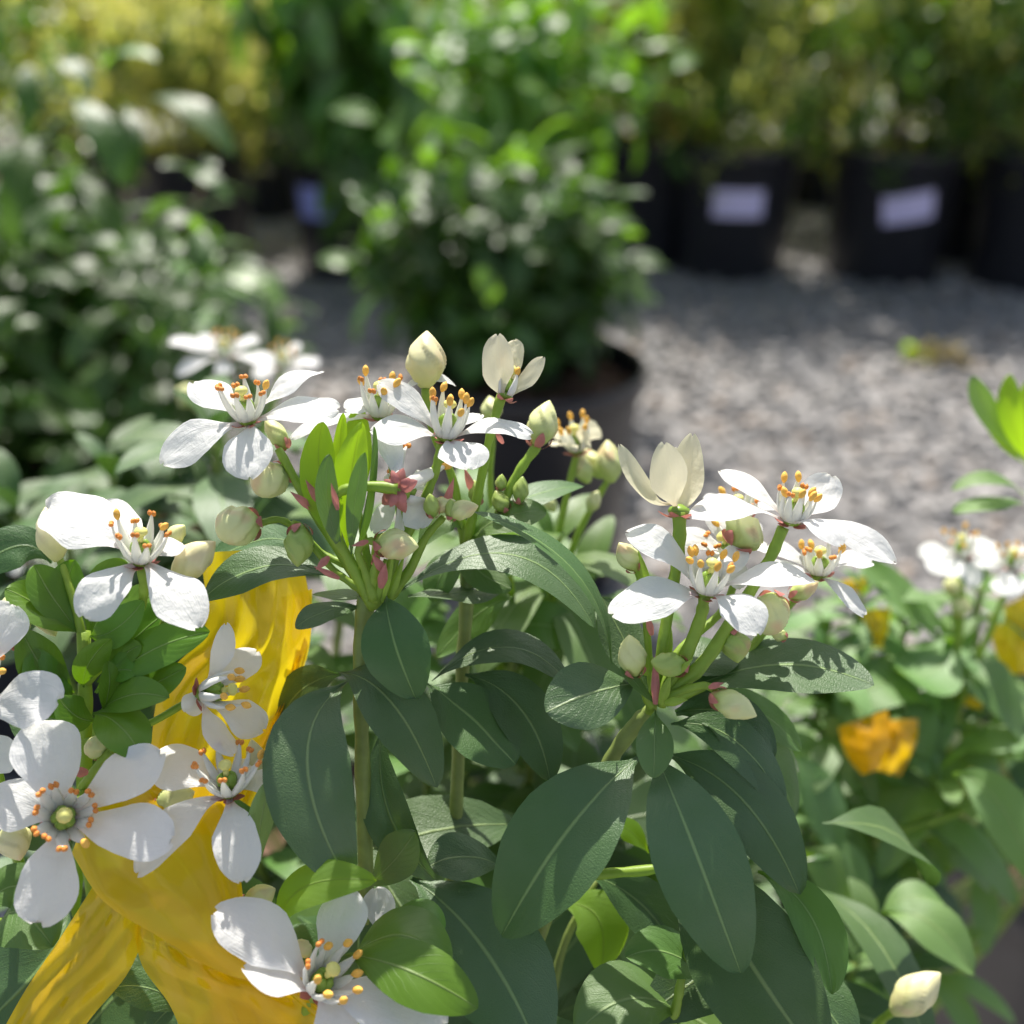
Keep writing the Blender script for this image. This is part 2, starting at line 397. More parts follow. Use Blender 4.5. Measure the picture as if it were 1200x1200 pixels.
def surf(b, m, t, wpx, nref, prof, nu=18, nv=8, fold=0.0, cup=0.0, wave=0.0, twist=0.0, notch=0.0, seed=0, jag=0.0):
    """a curved blade from b over m to t; wpx its width as seen (world metres given as negative)"""
    rng = np.random.RandomState(seed)
    b, m, t = (np.array(v) for v in (b, m, t))
    c = 2 * m - (b + t) / 2
    s = 0.5 - 0.5 * np.cos(np.pi * np.linspace(0, 1, nu + 1))
    s = 0.35 * np.linspace(0, 1, nu + 1) + 0.65 * s
    C = ((1 - s) ** 2)[:, None] * b + (2 * s * (1 - s))[:, None] * c + (s ** 2)[:, None] * t
    T = 2 * (1 - s)[:, None] * (c - b) + 2 * s[:, None] * (t - c)
    T /= np.linalg.norm(T, axis=1)[:, None] + 1e-12
    k = nu // 2
    n = [None] * (nu + 1)
    nr = np.array(nref, dtype=float)
    n0 = nr - nr.dot(T[k]) * T[k]
    if np.linalg.norm(n0) < 0.1:
        q = np.array(CAM) - C[k]
        n0 = q - q.dot(T[k]) * T[k]
    n[k] = n0 / np.linalg.norm(n0)
    for i in list(range(k + 1, nu + 1)):
        q = n[i - 1] - n[i - 1].dot(T[i]) * T[i]; n[i] = q / np.linalg.norm(q)
    for i in range(k - 1, -1, -1):
        q = n[i + 1] - n[i + 1].dot(T[i]) * T[i]; n[i] = q / np.linalg.norm(q)
    n = np.array(n)
    side = np.cross(n, T)
    if wpx > 0:
        d = (C[k] - np.array(CAM)).dot(np.array(FW))
        R3 = np.array(RT); U3 = np.array(UPV)
        s2 = np.array([side[k].dot(R3), side[k].dot(U3)])
        t2 = np.array([T[k].dot(R3), T[k].dot(U3)])
        if np.linalg.norm(t2) < 0.15:
            app = 1
        else:
            t2 /= np.linalg.norm(t2)
            app = abs(s2[0] * t2[1] - s2[1] * t2[0])
        half = 0.5 * wpx / FPX * d / max(app, 0.45)
    else:
        half = -wpx / 2
    w = np.interp(s, [p[0] for p in prof], [p[1] for p in prof]) * half
    L = np.linalg.norm(t - b)
    V, UV = [], []
    ph = rng.rand(6) * 6.28
    vs = np.linspace(-1, 1, nv + 1)
    for i in range(nu + 1):
        tw = twist * (s[i] - 0.5)
        sd = side[i] * math.cos(tw) + n[i] * math.sin(tw)
        nn = n[i] * math.cos(tw) - side[i] * math.sin(tw)
        for v in vs:
            ww = w[i] * (1 + jag * math.sin(11 * s[i] + ph[0] + (2 if v > 0 else 0)) * abs(v))
            h = abs(v) * ww * math.sin(fold) - cup * half * v * v * (w[i] / half) ** 2
            h += wave * half * (abs(v) ** 1.5) * math.sin(7 * s[i] * (1 + 0.2 * ph[1] / 6) + ph[2] + (1.9 if v > 0 else 0))
            h += wave * 0.25 * half * math.sin(13 * s[i] + 5 * v + ph[3])
            p = C[i] + sd * v * ww * math.cos(fold) + nn * h
            if notch and i == nu:
                p = p - T[i] * notch * L * (1 - abs(v)) * 0.6 
            if jag and i >= nu - 1:
                p = p + T[i] * L * 0.012 * math.sin(5 * v + ph[4])
            V.append(p); UV.append((s[i], 0.5 + 0.5 * v))
    return V, grid_faces(nu, nv), UV

def roll_normal(b, t, roll, mid):
    """normal facing the lens, rolled towards the sky by roll degrees; a leading 's' rolls it sideways"""
    T = (t - b).normalized()
    q = CAM - mid
    if roll == 'sky':          # held level enough to mirror the high sun
        return (sdir + q.normalized()).normalized()
    n0 = (q - q.dot(T) * T).normalized()
    sd = T.cross(n0)
    if isinstance(roll, tuple):
        ax = Vector((1, 0, 0)); r = math.radians(roll[0])
    else:
        ax = Vector((0, 0, 1)); r = math.radians(roll)
    if sd.dot(ax) < 0: sd = -sd
    return n0 * math.cos(r) + sd * math.sin(r)

SEED = [1]
def leaf(th, b, m, t, w, mt='dark', roll=20, fold=0.16, cup=0.12, wave=0.09, twist=0.0, prof=LEAF, parent=None, name='leaf', label=None, nu=20, nv=8, sag=None):
    """leaf from base b to tip t, passing m; all (x px, y px, depth mm)"""
    SEED[0] += 1
    B, Tt = P(*b), P(*t)
    if m is None:
        mm = (B + Tt) / 2 + Vector((0, 0, 1)) * (Tt - B).length * (0.08 if sag is None else sag)
    else:
        mm = P(*m)
    nr = roll_normal(B, Tt, roll, mm)
    V, F, UV = surf(B, mm, Tt, w, nr, prof, nu, nv, fold, cup, wave, twist, seed=SEED[0])
    return th.part(name, mesh(name, V, F, M[mt], UV), parent, label=label)

def tube_mesh(pts, rad, m, sides=8, name='stem', n=None):
    n = n or max(4, 6 * (len(pts) - 1))
    if not isinstance(rad, (list, tuple)): rad = [rad, rad]
    C = catmull([list(p) for p in pts], n)
    r = np.interp(np.linspace(0, 1, n + 1), np.linspace(0, 1, len(rad)), rad)
    r = r * (1 + 0.07 * np.sin(np.arange(n + 1) * 1.7 + len(pts)) + 0.05 * np.sin(np.arange(n + 1) * 4.1))
    T = np.gradient(C, axis=0); T /= np.linalg.norm(T, axis=1)[:, None] + 1e-12
    a = np.array([0.3, 0.9, 0.2]); q = a - a.dot(T[0]) * T[0]; q /= np.linalg.norm(q)
    V, UV = [], []
    for i in range(n + 1):
        q = q - q.dot(T[i]) * T[i]; q /= np.linalg.norm(q); w = np.cross(T[i], q)
        for j in range(sides):
            an = 2 * math.pi * j / sides
            V.append(C[i] + r[i] * (q * math.cos(an) + w * math.sin(an))); UV.append((i / n, j / sides))
    F = grid_faces(n, sides, wrap=True)
    F.append(tuple(range(sides))[::-1]); F.append(tuple(range(n * sides, n * sides + sides)))
    return mesh(name, V, F, m, UV)

def stem(th, pts, wpx, mt='stem', name='stem', parent=None, label=None):
    """stem through (x, y, depth) points; wpx widths as seen"""
    if not isinstance(wpx, (list, tuple)): wpx = [wpx, wpx]
    Q = [P(*p) if len(p) == 3 else Vector(p[:3]) for p in pts]
    rr = []
    ws = np.interp(np.linspace(0, 1, len(pts)), np.linspace(0, 1, len(wpx)), wpx)
    for p, w, q in zip(pts, ws, Q):
        d = (q - CAM).dot(FW)
        rr.append(0.5 * w / FPX * d)
    return th.part(name, tube_mesh(Q, rr, M[mt], 10, name), parent, label=label)

def blob(c, ax, L, r, prof=None, sides=10, rings=7, lobes=0, lobamp=0.0, twist=0.0, m=None, seed=0):
    """closed pod along ax from c, length L, radius r -> V, F, UV"""
    ax = Vector(ax).normalized()
    q = ax.orthogonal().normalized(); w = ax.cross(q)
    prof = prof or [(0, .25), (.12, .62), (.3, .92), (.5, 1), (.7, .92), (.87, .64), (1, .2)]
    V, UV = [], []
    for i in range(rings + 1):
        u = i / rings
        R = np.interp(u, [p[0] for p in prof], [p[1] for p in prof]) * r
        for j in range(sides):
            a = 2 * math.pi * j / sides
            k = 1.0
            if lobes:
                f = (lobes * (a / (2 * math.pi) + twist * u) + seed * 0.37) % 1.0
                k = 1 + lobamp * (1 - f) * min(1, 3 * u) * min(1, 4 * (1 - u))
            V.append(Vector(c) + ax * L * u + (q * math.cos(a) + w * math.sin(a)) * R * k); UV.append((u, j / sides))
    F = grid_faces(rings, sides, wrap=True)
    F.append(tuple(range(sides))[::-1]); F.append(tuple(range(rings * sides, (rings + 1) * sides)))
    return V, F, UV

def join(parts):
    """[(V, F, UV, material index)] -> one"""
    V, F, UV, MI = [], [], [], []
    for v, f, uv, mi in parts:
        o = len(V)
        V += list(v); UV += list(uv)
        F += [tuple(x + o for x in g) for g in f]; MI += [mi] * len(f)
    return V, F, UV, MI

BUDP = [(0, .25), (.05, .42), (.16, .7), (.32, .93), (.42, 1), (.56, .95), (.7, .8), (.82, .58), (.92, .34), (1, .05)]
def bud(th, b, t, w, mt='bud', label=None, sep=3, closed=True, name='bud', parent=None):
    SEED[0] += 1
    B, Tt = P(*b), P(*t)
    if closed: Tt = Tt + (Tt - B) * 0.14
    L = (Tt - B).length
    r = 0.43 * w / FPX * b[2] / 1000
    if mt == 'budcream': sep = 0
    ax = (Tt - B).normalized()
    prof = BUDP if closed else [(0, .3), (.06, .5), (.2, .82), (.4, 1), (.7, 1), (.9, .84), (.95, .7), (1, .38)]
    V, F, UV = blob(B, ax, L, r, prof, 45, 18, 5, 0.2, 0.45, seed=SEED[0])
    o = th.part(name, mesh(name, V, F, M[mt], UV), parent, label=label)
    if sep and parent is None:
        q = ax.orthogonal().normalized(); v = ax.cross(q)
        for k in range(sep + 1):
            a = k * 2 * math.pi / (sep + 1) + SEED[0]
            rd = q * math.cos(a) + v * math.sin(a)
            b0 = B + rd * r * 0.3 - ax * L * 0.02
            t0 = B + rd * r * 1.0 + ax * L * 0.27
            m0 = (b0 + t0) / 2 + rd * r * 0.2 - ax * L * 0.03
            v2, f2, u2 = surf(b0, m0, t0, -r * 0.72, rd - ax * 0.6, SEPAL, 6, 4, seed=k)
            s = bpy.data.objects.new('sepal', mesh('sepal', v2, f2, M['sepal'], u2)); COL.objects.link(s); s.parent = o
    return o

def flower(th, c, apex, petals, nst=9, spread=0.35, fresh=0.4, mt='petal', label=None, sepals=True, sl=1.0, seed=None, size=1.0, pistil=True):
    """c = centre (x, y, d); apex = where the stamen tops gather (x, y, depth offset mm);
    petals = (tip x, tip y, width px, options)"""
    SEED[0] += 1
    rng = random.Random(seed if seed is not None else SEED[0])
    C = P(*c)
    A = P(apex[0], apex[1], c[2] + apex[2]) - C
    AL = A.length
    A.normalize()
    q = A.orthogonal().normalized(); w = A.cross(q)
    parts = []
    # receptacle (and green ovary with style and yellow stigma)
    v, f, u = blob(C - A * 0.0014 * size, A, 0.0024 * size, 0.0019 * size, sides=10, rings=4); parts.append((v, f, u, 0))
    if pistil:
        for k in range(5):
            a = k * 2 * math.pi / 5
            rd = q * math.cos(a) + w * math.sin(a)
            v, f, u = blob(C + A * 0.0006 + rd * 0.0009 * size, A, min(AL * 0.42, 0.0034), 0.00105 * size, sides=8, rings=5); parts.append((v, f, u, 0))
        v, f, u = blob(C + A * AL * 0.35, A, AL * 0.32, 0.0006 * size, sides=6, rings=3); parts.append((v, f, u, 1))
        v, f, u = blob(C + A * AL * 0.62, A, 0.0018, 0.00125 * size, sides=9, rings=5); parts.append((v, f, u, 1))
    V, F, UV, MI = join(parts)
    fo = th.part('flower', mesh('flower', V, F, [M['ovary'], M['stigma']], UV, MI), label=label)
    def sub(name, me, lab=None):
        o = bpy.data.objects.new(name, me); COL.objects.link(o); o.parent = fo
        return o
    # petals
    for i, p in enumerate(petals):
        op = p[3] if len(p) > 3 else {}
        r = P(p[0], p[1], 1000) - CAM
        if 'd' in op:
            dep = c[2] + op['d']
        else:
            h = op.get('h', 0.0) / 1000
            den = r.dot(A)
            dep = ((C + A * h - CAM).dot(A) / den) * 1000 if abs(den) > 0.12 else c[2]
            dep = max(c[2] - 11, min(c[2] + 11, dep))
        tip = P(p[0], p[1], dep)
        if 'b' in op:
            base = P(op['b'][0], op['b'][1], c[2] + (op['b'][2] if len(op['b']) > 2 else 0))
        else:
            base = C + (tip - C).normalized() * 0.0012 * size - A * 0.0004
        arch = op.get('arch', 0.1)
        mid = (base + tip) / 2 + A * (tip - base).length * arch
        nr = op['n'] if 'n' in op else A
        if 'roll' in op:
            nr = roll_normal(base, tip, op['roll'], mid)
        v, f, u = surf(base, mid, tip, p[2] * 0.86, nr, op.get('prof', PETAL), 18, 10, op.get('fold', 0.12), op.get('cup', 0.12),
                       op.get('wave', 0.1), op.get('twist', rng.uniform(-.3, .3)), notch=op.get('notch', 0.05), seed=SEED[0] * 7 + i, jag=0.05)
        sub('petal', mesh('petal', v, f, M[op.get('mt', mt)], u))
    # sepals
    if sepals:
        for k in range(5):
            a = k * 2 * math.pi / 5 + rng.random()
            rd = q * math.cos(a) + w * math.sin(a)
            b0 = C - A * 0.0012 * size + rd * 0.0006
            t0 = C + rd * 0.0034 * size - A * 0.0004 * size
            m0 = (b0 + t0) / 2 - A * 0.0005
            v, f, u = surf(b0, m0, t0, -0.002 * size, -A, SEPAL, 6, 4, fold=-0.3, seed=k)
            sub('sepal', mesh('sepal', v, f, M['sepal'], u))
    # stamens: broad white filaments with orange anthers
    for k in range(nst):
        a = 2 * math.pi * (k + 0.35 * rng.random()) / nst
        rd = q * math.cos(a) + w * math.sin(a)
        b0 = C + rd * 0.0016 * size
        ln = AL * sl * rng.uniform(0.66, 1.0)
        t0 = C + A * ln + rd * (0.0016 * size + AL * spread * rng.uniform(0.6, 1.15))
        m0 = (b0 + t0) / 2 + rd * 0.0005 * size
        nu = 8
        cc = 2 * m0 - (b0 + t0) / 2
        V2, U2 = [], []
        tg = (t0 - b0).normalized(); sd = tg.cross(rd).normalized(); nn = sd.cross(tg)
        for i in range(nu + 1):
            s = i / nu
            p0 = b0 * (1 - s) ** 2 + cc * 2 * s * (1 - s) + t0 * s * s
            hw = np.interp(s, [0, .25, .6, .85, 1], [.75, .85, .6, .3, .2]) * 0.00122 * size
            for j in range(6):
                an = 2 * math.pi * j / 6
                V2.append(p0 + sd * math.cos(an) * hw + nn * math.sin(an) * hw * 0.5); U2.append((s, j / 6))
        F2 = grid_faces(nu, 6, wrap=True)
        F2.append((5, 4, 3, 2, 1, 0)); F2.append(tuple(range(nu * 6, nu * 6 + 6)))
        ps = [(V2, F2, U2, 0)]
        fr = rng.random() < fresh
        aax = (tg + Vector((rng.uniform(-.5, .5), rng.uniform(-.5, .5), rng.uniform(-.5, .5))) * (0.7 if fr else 1.6)).normalized()
        if fr:
            v, f, u = blob(t0 - aax * 0.0008 * size, aax, 0.0021 * size, 0.00064 * size, sides=8, rings=6); ps.append((v, f, u, 1))
        else:
            for e in (-1, 1):
                v, f, u = blob(t0 + sd * e * 0.00038 * size - aax * 0.0005 * size, aax, 0.0011 * size, 0.00045 * size, sides=7, rings=4); ps.append((v, f, u, 1))
        V2, F2, U2, MI = join(ps)
        sub('stamen', mesh('stamen', V2, F2, [M['filament'], M['antheryel' if fr else 'anther']], U2, MI))
    return fo

def bract(th, b, t, w=10, mt='sepal'):
    SEED[0] += 1
    B, Tt = P(*b), P(*t)
    m0 = (B + Tt) / 2
    V, F, UV = surf(B, m0 + (CAM - m0).normalized() * 0.0006, Tt, w, CAM - m0, [(0, .5), (.3, 1), (.6, .8), (1, .05)], 8, 4, fold=-0.5, seed=SEED[0])
    return th.part('bract', mesh('bract', V, F, M[mt], UV))

# unit leaves shared by the looser shrubs: base at the origin, along +Y, upper side +Z, length 1
def unit_leaf(name, m, ratio=0.36, droop=0.12, fold=0.2, nu=8, nv=4, prof=LEAF, seed=0, wave=0.06):
    V, F, UV = surf((0, 0, 0), (0, 0.5, 0.0 + droop), (0, 1, -droop * 0.6), -ratio, (0, 0, 1), prof, nu, nv, fold, 0.1, wave, 0.15 * (seed % 3 - 1), seed=seed)
    return mesh(name, V, F, m, UV), np.array([list(v) for v in V]), F, UV

UL = {}
def get_unit(mt, kind='full', ratio=0.36, droop=0.12):
    k = (mt, kind, ratio, droop)
    if k not in UL:
        nu, nv = {'full': (10, 4), 'lite': (5, 2), 'tiny': (2, 2)}[kind]
        UL[k] = [unit_leaf('leaf', M[mt], ratio, droop, 0.2, nu, nv, LEAF if kind != 'tiny' else [(0, .1), (.5, 1), (1, 0)], seed=i) for i in range(4)]
    return UL[k]

def frame(base, d, up, L):
    d = d.normalized()
    z = (up - up.dot(d) * d)
    if z.length < 1e-3: z = d.orthogonal()
    z.normalize(); x = d.cross(z)
    return Matrix(((x.x * L, d.x * L, z.x * L, base.x), (x.y * L, d.y * L, z.y * L, base.y), (x.z * L, d.z * L, z.z * L, base.z), (0, 0, 0, 1)))

def whorl(th, c, n, Lmm, mt='mid', seed=0, elev=0.2, up=(0, 0, 1), ratio=0.36, droop=0.12, root=None, stemw=1.6):
    """rosette of n leaves round the shoot tip at world point c"""
    rng = random.Random(seed)
    units = get_unit(mt, 'full', ratio, droop)
    u = Vector(up).normalized(); q = u.orthogonal().normalized(); w = u.cross(q)
    a0 = rng.random() * 6.28
    for k in range(n):
        a = a0 + k * 2.4
        lv = k / max(1, n - 1)
        e = elev + 0.9 * (1 - lv) ** 2 - 0.5 * lv + rng.uniform(-.15, .15)
        d = (q * math.cos(a) + w * math.sin(a)) * math.cos(e) + u * math.sin(e)
        L = Lmm / 1000 * rng.uniform(0.75, 1.1) * (0.5 + 0.5 * min(1, lv * 1.8))
        th.part('leaf', rng.choice(units)[0], M=frame(c - u * lv * Lmm / 1000 * 0.35, d, u, L))
    if root is not None:
        mid = (c + root) / 2 + Vector((rng.uniform(-.01, .01), rng.uniform(-.01, .01), 0.02))
        th.part('stem', tube_mesh([root, mid, c - u * 0.01, c], [0.002, 0.0017, 0.0013, 0.0009], M['stemolive'], 7))

def crown(th, n, centre, rad, Lm, mt, n_parts=0, seed=0, kind='lite', ratio=0.36, droop=0.12, elev=0.15, shoots=60, mts=None, hang=False, shell=0.35, root=None, stems=6, upright=False, stemmat='wood', extra=(), droopy=0.0):
    """foliage on shoots spread through an ellipsoid; the leaves nearest the lens are parts, the rest one mass"""
    rng = random.Random(seed)
    centre = Vector(centre)
    tips = []
    for i in range(shoots):
        while True:
            v = Vector((rng.uniform(-1, 1), rng.uniform(-1, 1), rng.uniform(-1, 1)))
            if 0.05 < v.length < 1: break
        v = v.normalized() * (shell + (1 - shell) * rng.random()) 
        tips.append((centre + Vector((v.x * rad[0], v.y * rad[1], v.z * rad[2])), v))
    mts = mts or [mt]
    items = []
    per = max(3, n // shoots)
    for c, v in tips:
        ud = (v * 0.7 + Vector((0, 0, 1.3 if upright else 0.9))).normalized()
        q = ud.orthogonal().normalized(); w = ud.cross(q)
        mk = rng.choice(mts)
        a0 = rng.random() * 6.28
        for k in range(per):
            a = a0 + k * 2.4
            lv = k / per
            e = elev + 1.0 * (1 - lv) ** 2 - 0.4 * lv + rng.uniform(-.25, .25)
            e -= droopy * rng.random() * 2
            if hang: e = -0.9 + rng.uniform(-.5, .5)
            if upright: e = 0.75 + rng.uniform(-.7, .6)
            d = (q * math.cos(a) + w * math.sin(a)) * math.cos(e) + ud * math.sin(e)
            L = Lm * rng.uniform(0.7, 1.25)
            uj = (ud + Vector((rng.gauss(0, .4), rng.gauss(0, .4), rng.gauss(0, .2)))) if kind != 'full' else ud
            items.append((c - ud * Lm * lv * (2.2 if upright else 1.2) + Vector((rng.gauss(0, Lm * .25), rng.gauss(0, Lm * .25), 0)) * (1 if upright else 0), d, uj, L, mk, rng.randrange(4)))
    for it in extra: items.append(it)
    items.sort(key=lambda it: (it[0] - CAM).length - (0.3 * it[0].z))
    for b, d, ud, L, mk, r in items[:n_parts]:
        th.part('leaf', get_unit(mk, kind, ratio, droop)[r][0], M=frame(b, d, ud, L))
    rest = items[n_parts:]
    for mk in sorted(set(x[4] for x in rest)):
        VV, FF, UU = [], [], []
        o = 0
        for b, d, ud, L, k2, r in rest:
            if k2 != mk: continue
            me, V, F, UV = get_unit(mk, kind, ratio, droop)[r]
            Mx = np.array(frame(b, d, ud, L))
            VV.append(V @ Mx[:3, :3].T + Mx[:3, 3]); FF.append(np.array(F) + o); UU.append(np.array(UV)); o += len(V)
        VV = np.vstack(VV); FF = np.vstack(FF); UU = np.vstack(UU)
        th.part('foliage', mesh('foliage', VV.tolist(), FF.tolist(), M[mk], UU), kind='stuff')
    if root is not None:
        for c, v in rng.sample(tips, min(stems, len(tips))):
            m0 = root.lerp(c, 0.5) + Vector((rng.uniform(-.02, .02), rng.uniform(-.02, .02), 0.03))
            th.part('stem', tube_mesh([root + Vector((rng.uniform(-.02, .02), rng.uniform(-.02, .02), 0)), m0, c], [0.006, 0.004, 0.002], M[stemmat], 6))

def lathe(prof, c, sides=48):
    V = []
    for r, z in prof:
        for j in range(sides):
            a = 2 * math.pi * j / sides
            V.append((c[0] + r * math.cos(a), c[1] + r * math.sin(a), c[2] + z))
    F = grid_faces(len(prof) - 1, sides, wrap=True)
    F.append(tuple(range(sides))[::-1])
    return V, F

def pot(th, c, R, H, mt='pot', soil=True, bark=0, seed=0, drop=0.037):
    """nursery pot with rolled rim; returns the soil centre"""
    b = R * 0.84
    t = 0.003
    pr = [(b * 0.93, 0.0), (b * 0.97, 0.002), (b, 0.012), (R * 0.955, H - 0.032), (R * 0.965, H - 0.030), (R * 1.0, H - 0.029), (R * 1.005, H - 0.004), (R * 0.998, H), (R * 0.975, H + 0.0005),
          (R * 0.965, H - 0.006), (R * 0.945, H - 0.04), (R * 0.93, H - 0.06), (R * 0.91, H - 0.1)]
    V, F = lathe(pr, c)
    th.part('pot', mesh('pot', V, F, M[mt]))
    if soil:
        rng = random.Random(seed)
        rs = R * 0.915
        V = [(c[0], c[1], c[2] + H - drop)]
        F = []
        n = 40
        for i in range(1, 9):
            for j in range(n):
                a = 2 * math.pi * j / n
                V.append((c[0] + rs * i / 8 * math.cos(a), c[1] + rs * i / 8 * math.sin(a), c[2] + H - drop + rng.uniform(-.004, .004)))
        for j in range(n):
            F.append((0, 1 + j, 1 + (j + 1) % n))
            for i in range(7):
                a = 1 + i * n + j; d = 1 + i * n + (j + 1) % n
                F.append((a, a + n, d + n, d))
        th.part('soil', mesh('soil', V, F, M['bark']))
        if bark:
            ch = []
            for k in range(4):
                l_, w_, h_ = rng.uniform(.8, 1.3), rng.uniform(.4, .7), rng.uniform(.15, .3)
                vv = [(x * l_ * (1 + rng.uniform(-.25, .25)), y * w_ * (1 + rng.uniform(-.25, .25)), z * h_) for x in (-1, 1) for y in (-1, 1) for z in (-1, 1)]
                ch.append(mesh('bark_chip', vv, [(0, 1, 3, 2), (4, 6, 7, 5), (0, 4, 5, 1), (2, 3, 7, 6), (0, 2, 6, 4), (1, 5, 7, 3)], M['bark'], smooth=False))
            for k in range(bark):
                a = rng.random() * 6.28; rr = rs * math.sqrt(rng.random()) * 0.93
                s = rng.uniform(.006, .014)
                Mx = Matrix.Translation((c[0] + rr * math.cos(a), c[1] + rr * math.sin(a), c[2] + H - drop + 0.006 + rng.uniform(0, .008))) @ Matrix.Rotation(rng.random() * 6.28, 4, 'Z') @ Matrix.Rotation(rng.uniform(-.6, .6), 4, 'X') @ Matrix.Scale(s, 4)
                th.part('bark_chip', rng.choice(ch), M=Mx)
    return Vector((c[0], c[1], c[2] + H - 0.035))

def sticker(th, c, R, H, ang, z0, w, h, tilt=0.0, mt='label'):
    """a paper label wrapped on the pot wall, with rows of small print"""
    def at(s, z, off):
        k = (z0 + z) / H
        rr = R * 0.84 + (R * 0.955 - R * 0.84) * k + off
        a = ang + s / rr
        return (c[0] + rr * math.cos(a), c[1] + rr * math.sin(a), c[2] + z0 + z)
    def patch(s0, s1, za, zb, off, m):
        V, UV = [], []
        for i in range(9):
            for j in range(3):
                s = s0 + (s1 - s0) * i / 8; z = za + (zb - za) * j / 2
                s2 = s * math.cos(tilt) - z * math.sin(tilt); z2 = s * math.sin(tilt) + z * math.cos(tilt)
                V.append(at(s2, z2, off)); UV.append((i / 8, j / 2))
        return V, grid_faces(8, 2), UV, m
    V, F, UV, MI = join([patch(-w / 2, w / 2, -h / 2, h / 2, 0.0025, 0)])
    o = th.part('sticker', mesh('sticker', V, F, [M[mt], M['ink']], UV, MI))
    return o

# ================================================================== THE PLACE
R_ = random.Random(5)
# gravel yard ------------------------------------------------------
def ground_material():
    m, t, n, l = mat('gravel_dust')
    geo = N(n, 'ShaderNodeNewGeometry')
    a = N(n, 'ShaderNodeTexVoronoi', i_Scale=70.0); l.new(geo.outputs['Position'], a.inputs['Vector'])
    b = N(n, 'ShaderNodeTexNoise', i_Scale=4.0, i_Detail=6.0); l.new(geo.outputs['Position'], b.inputs['Vector'])
    c = mixc(n, l, b.outputs[0], (0.28, 0.27, 0.27), (0.44, 0.42, 0.4))
    c = mixc(n, l, math_(n, l, 'MULTIPLY', a.outputs['Distance'], 0.6), c, (0.07, 0.07, 0.075))
    bp = N(n, 'ShaderNodeBump', i_Strength=1.0, i_Distance=0.006); l.new(a.outputs['Distance'], bp.inputs['Height']); bp.invert = True
    pb = N(n, 'ShaderNodeBsdfPrincipled'); l.new(c, pb.inputs['Base Color']); pb.inputs['Roughness'].default_value = 0.85
    l.new(bp.outputs[0], pb.inputs['Normal'])
    out = N(n, 'ShaderNodeOutputMaterial'); l.new(pb.outputs[0], out.inputs[0])
    return m
def stone_material():
    m, t, n, l = mat('gravel_stone')
    uv = N(n, 'ShaderNodeUVMap')
    sx = N(n, 'ShaderNodeSeparateXYZ'); l.new(uv.outputs[0], sx.inputs[0])
    geo = N(n, 'ShaderNodeNewGeometry')
    r = N(n, 'ShaderNodeValToRGB'); l.new(sx.outputs[0], r.inputs[0])
    e = r.color_ramp.elements
    e[0].color = (0.12, 0.12, 0.12, 1)
    e[1].position = 1; e[1].color = (0.85, 0.83, 0.79, 1)
    for p, c in ((0.3, (0.21, 0.205, 0.2, 1)), (0.6, (0.33, 0.315, 0.3, 1)), (0.78, (0.46, 0.36, 0.28, 1)), (0.9, (0.5, 0.48, 0.45, 1))):
        k = e.new(p); k.color = c
    nz = N(n, 'ShaderNodeTexNoise', i_Scale=350.0, i_Detail=3.0); l.new(geo.outputs['Position'], nz.inputs['Vector'])
    c = mixc(n, l, math_(n, l, 'MULTIPLY', nz.outputs[0], 0.4), r.outputs[0], (0.16, 0.15, 0.15))
    pb = N(n, 'ShaderNodeBsdfPrincipled'); l.new(c, pb.inputs['Base Color']); pb.inputs['Roughness'].default_value = 0.55
    out = N(n, 'ShaderNodeOutputMaterial'); l.new(pb.outputs[0], out.inputs[0])
    return m
M['ground'] = ground_material(); M['stone'] = stone_material()
g = mesh('gravel_yard', [(-60, -40, 0), (60, -40, 0), (60, 90, 0), (-60, 90, 0)], [(0, 1, 2, 3)], M['ground'], smooth=False)
single('gravel_yard', g, kind='structure')

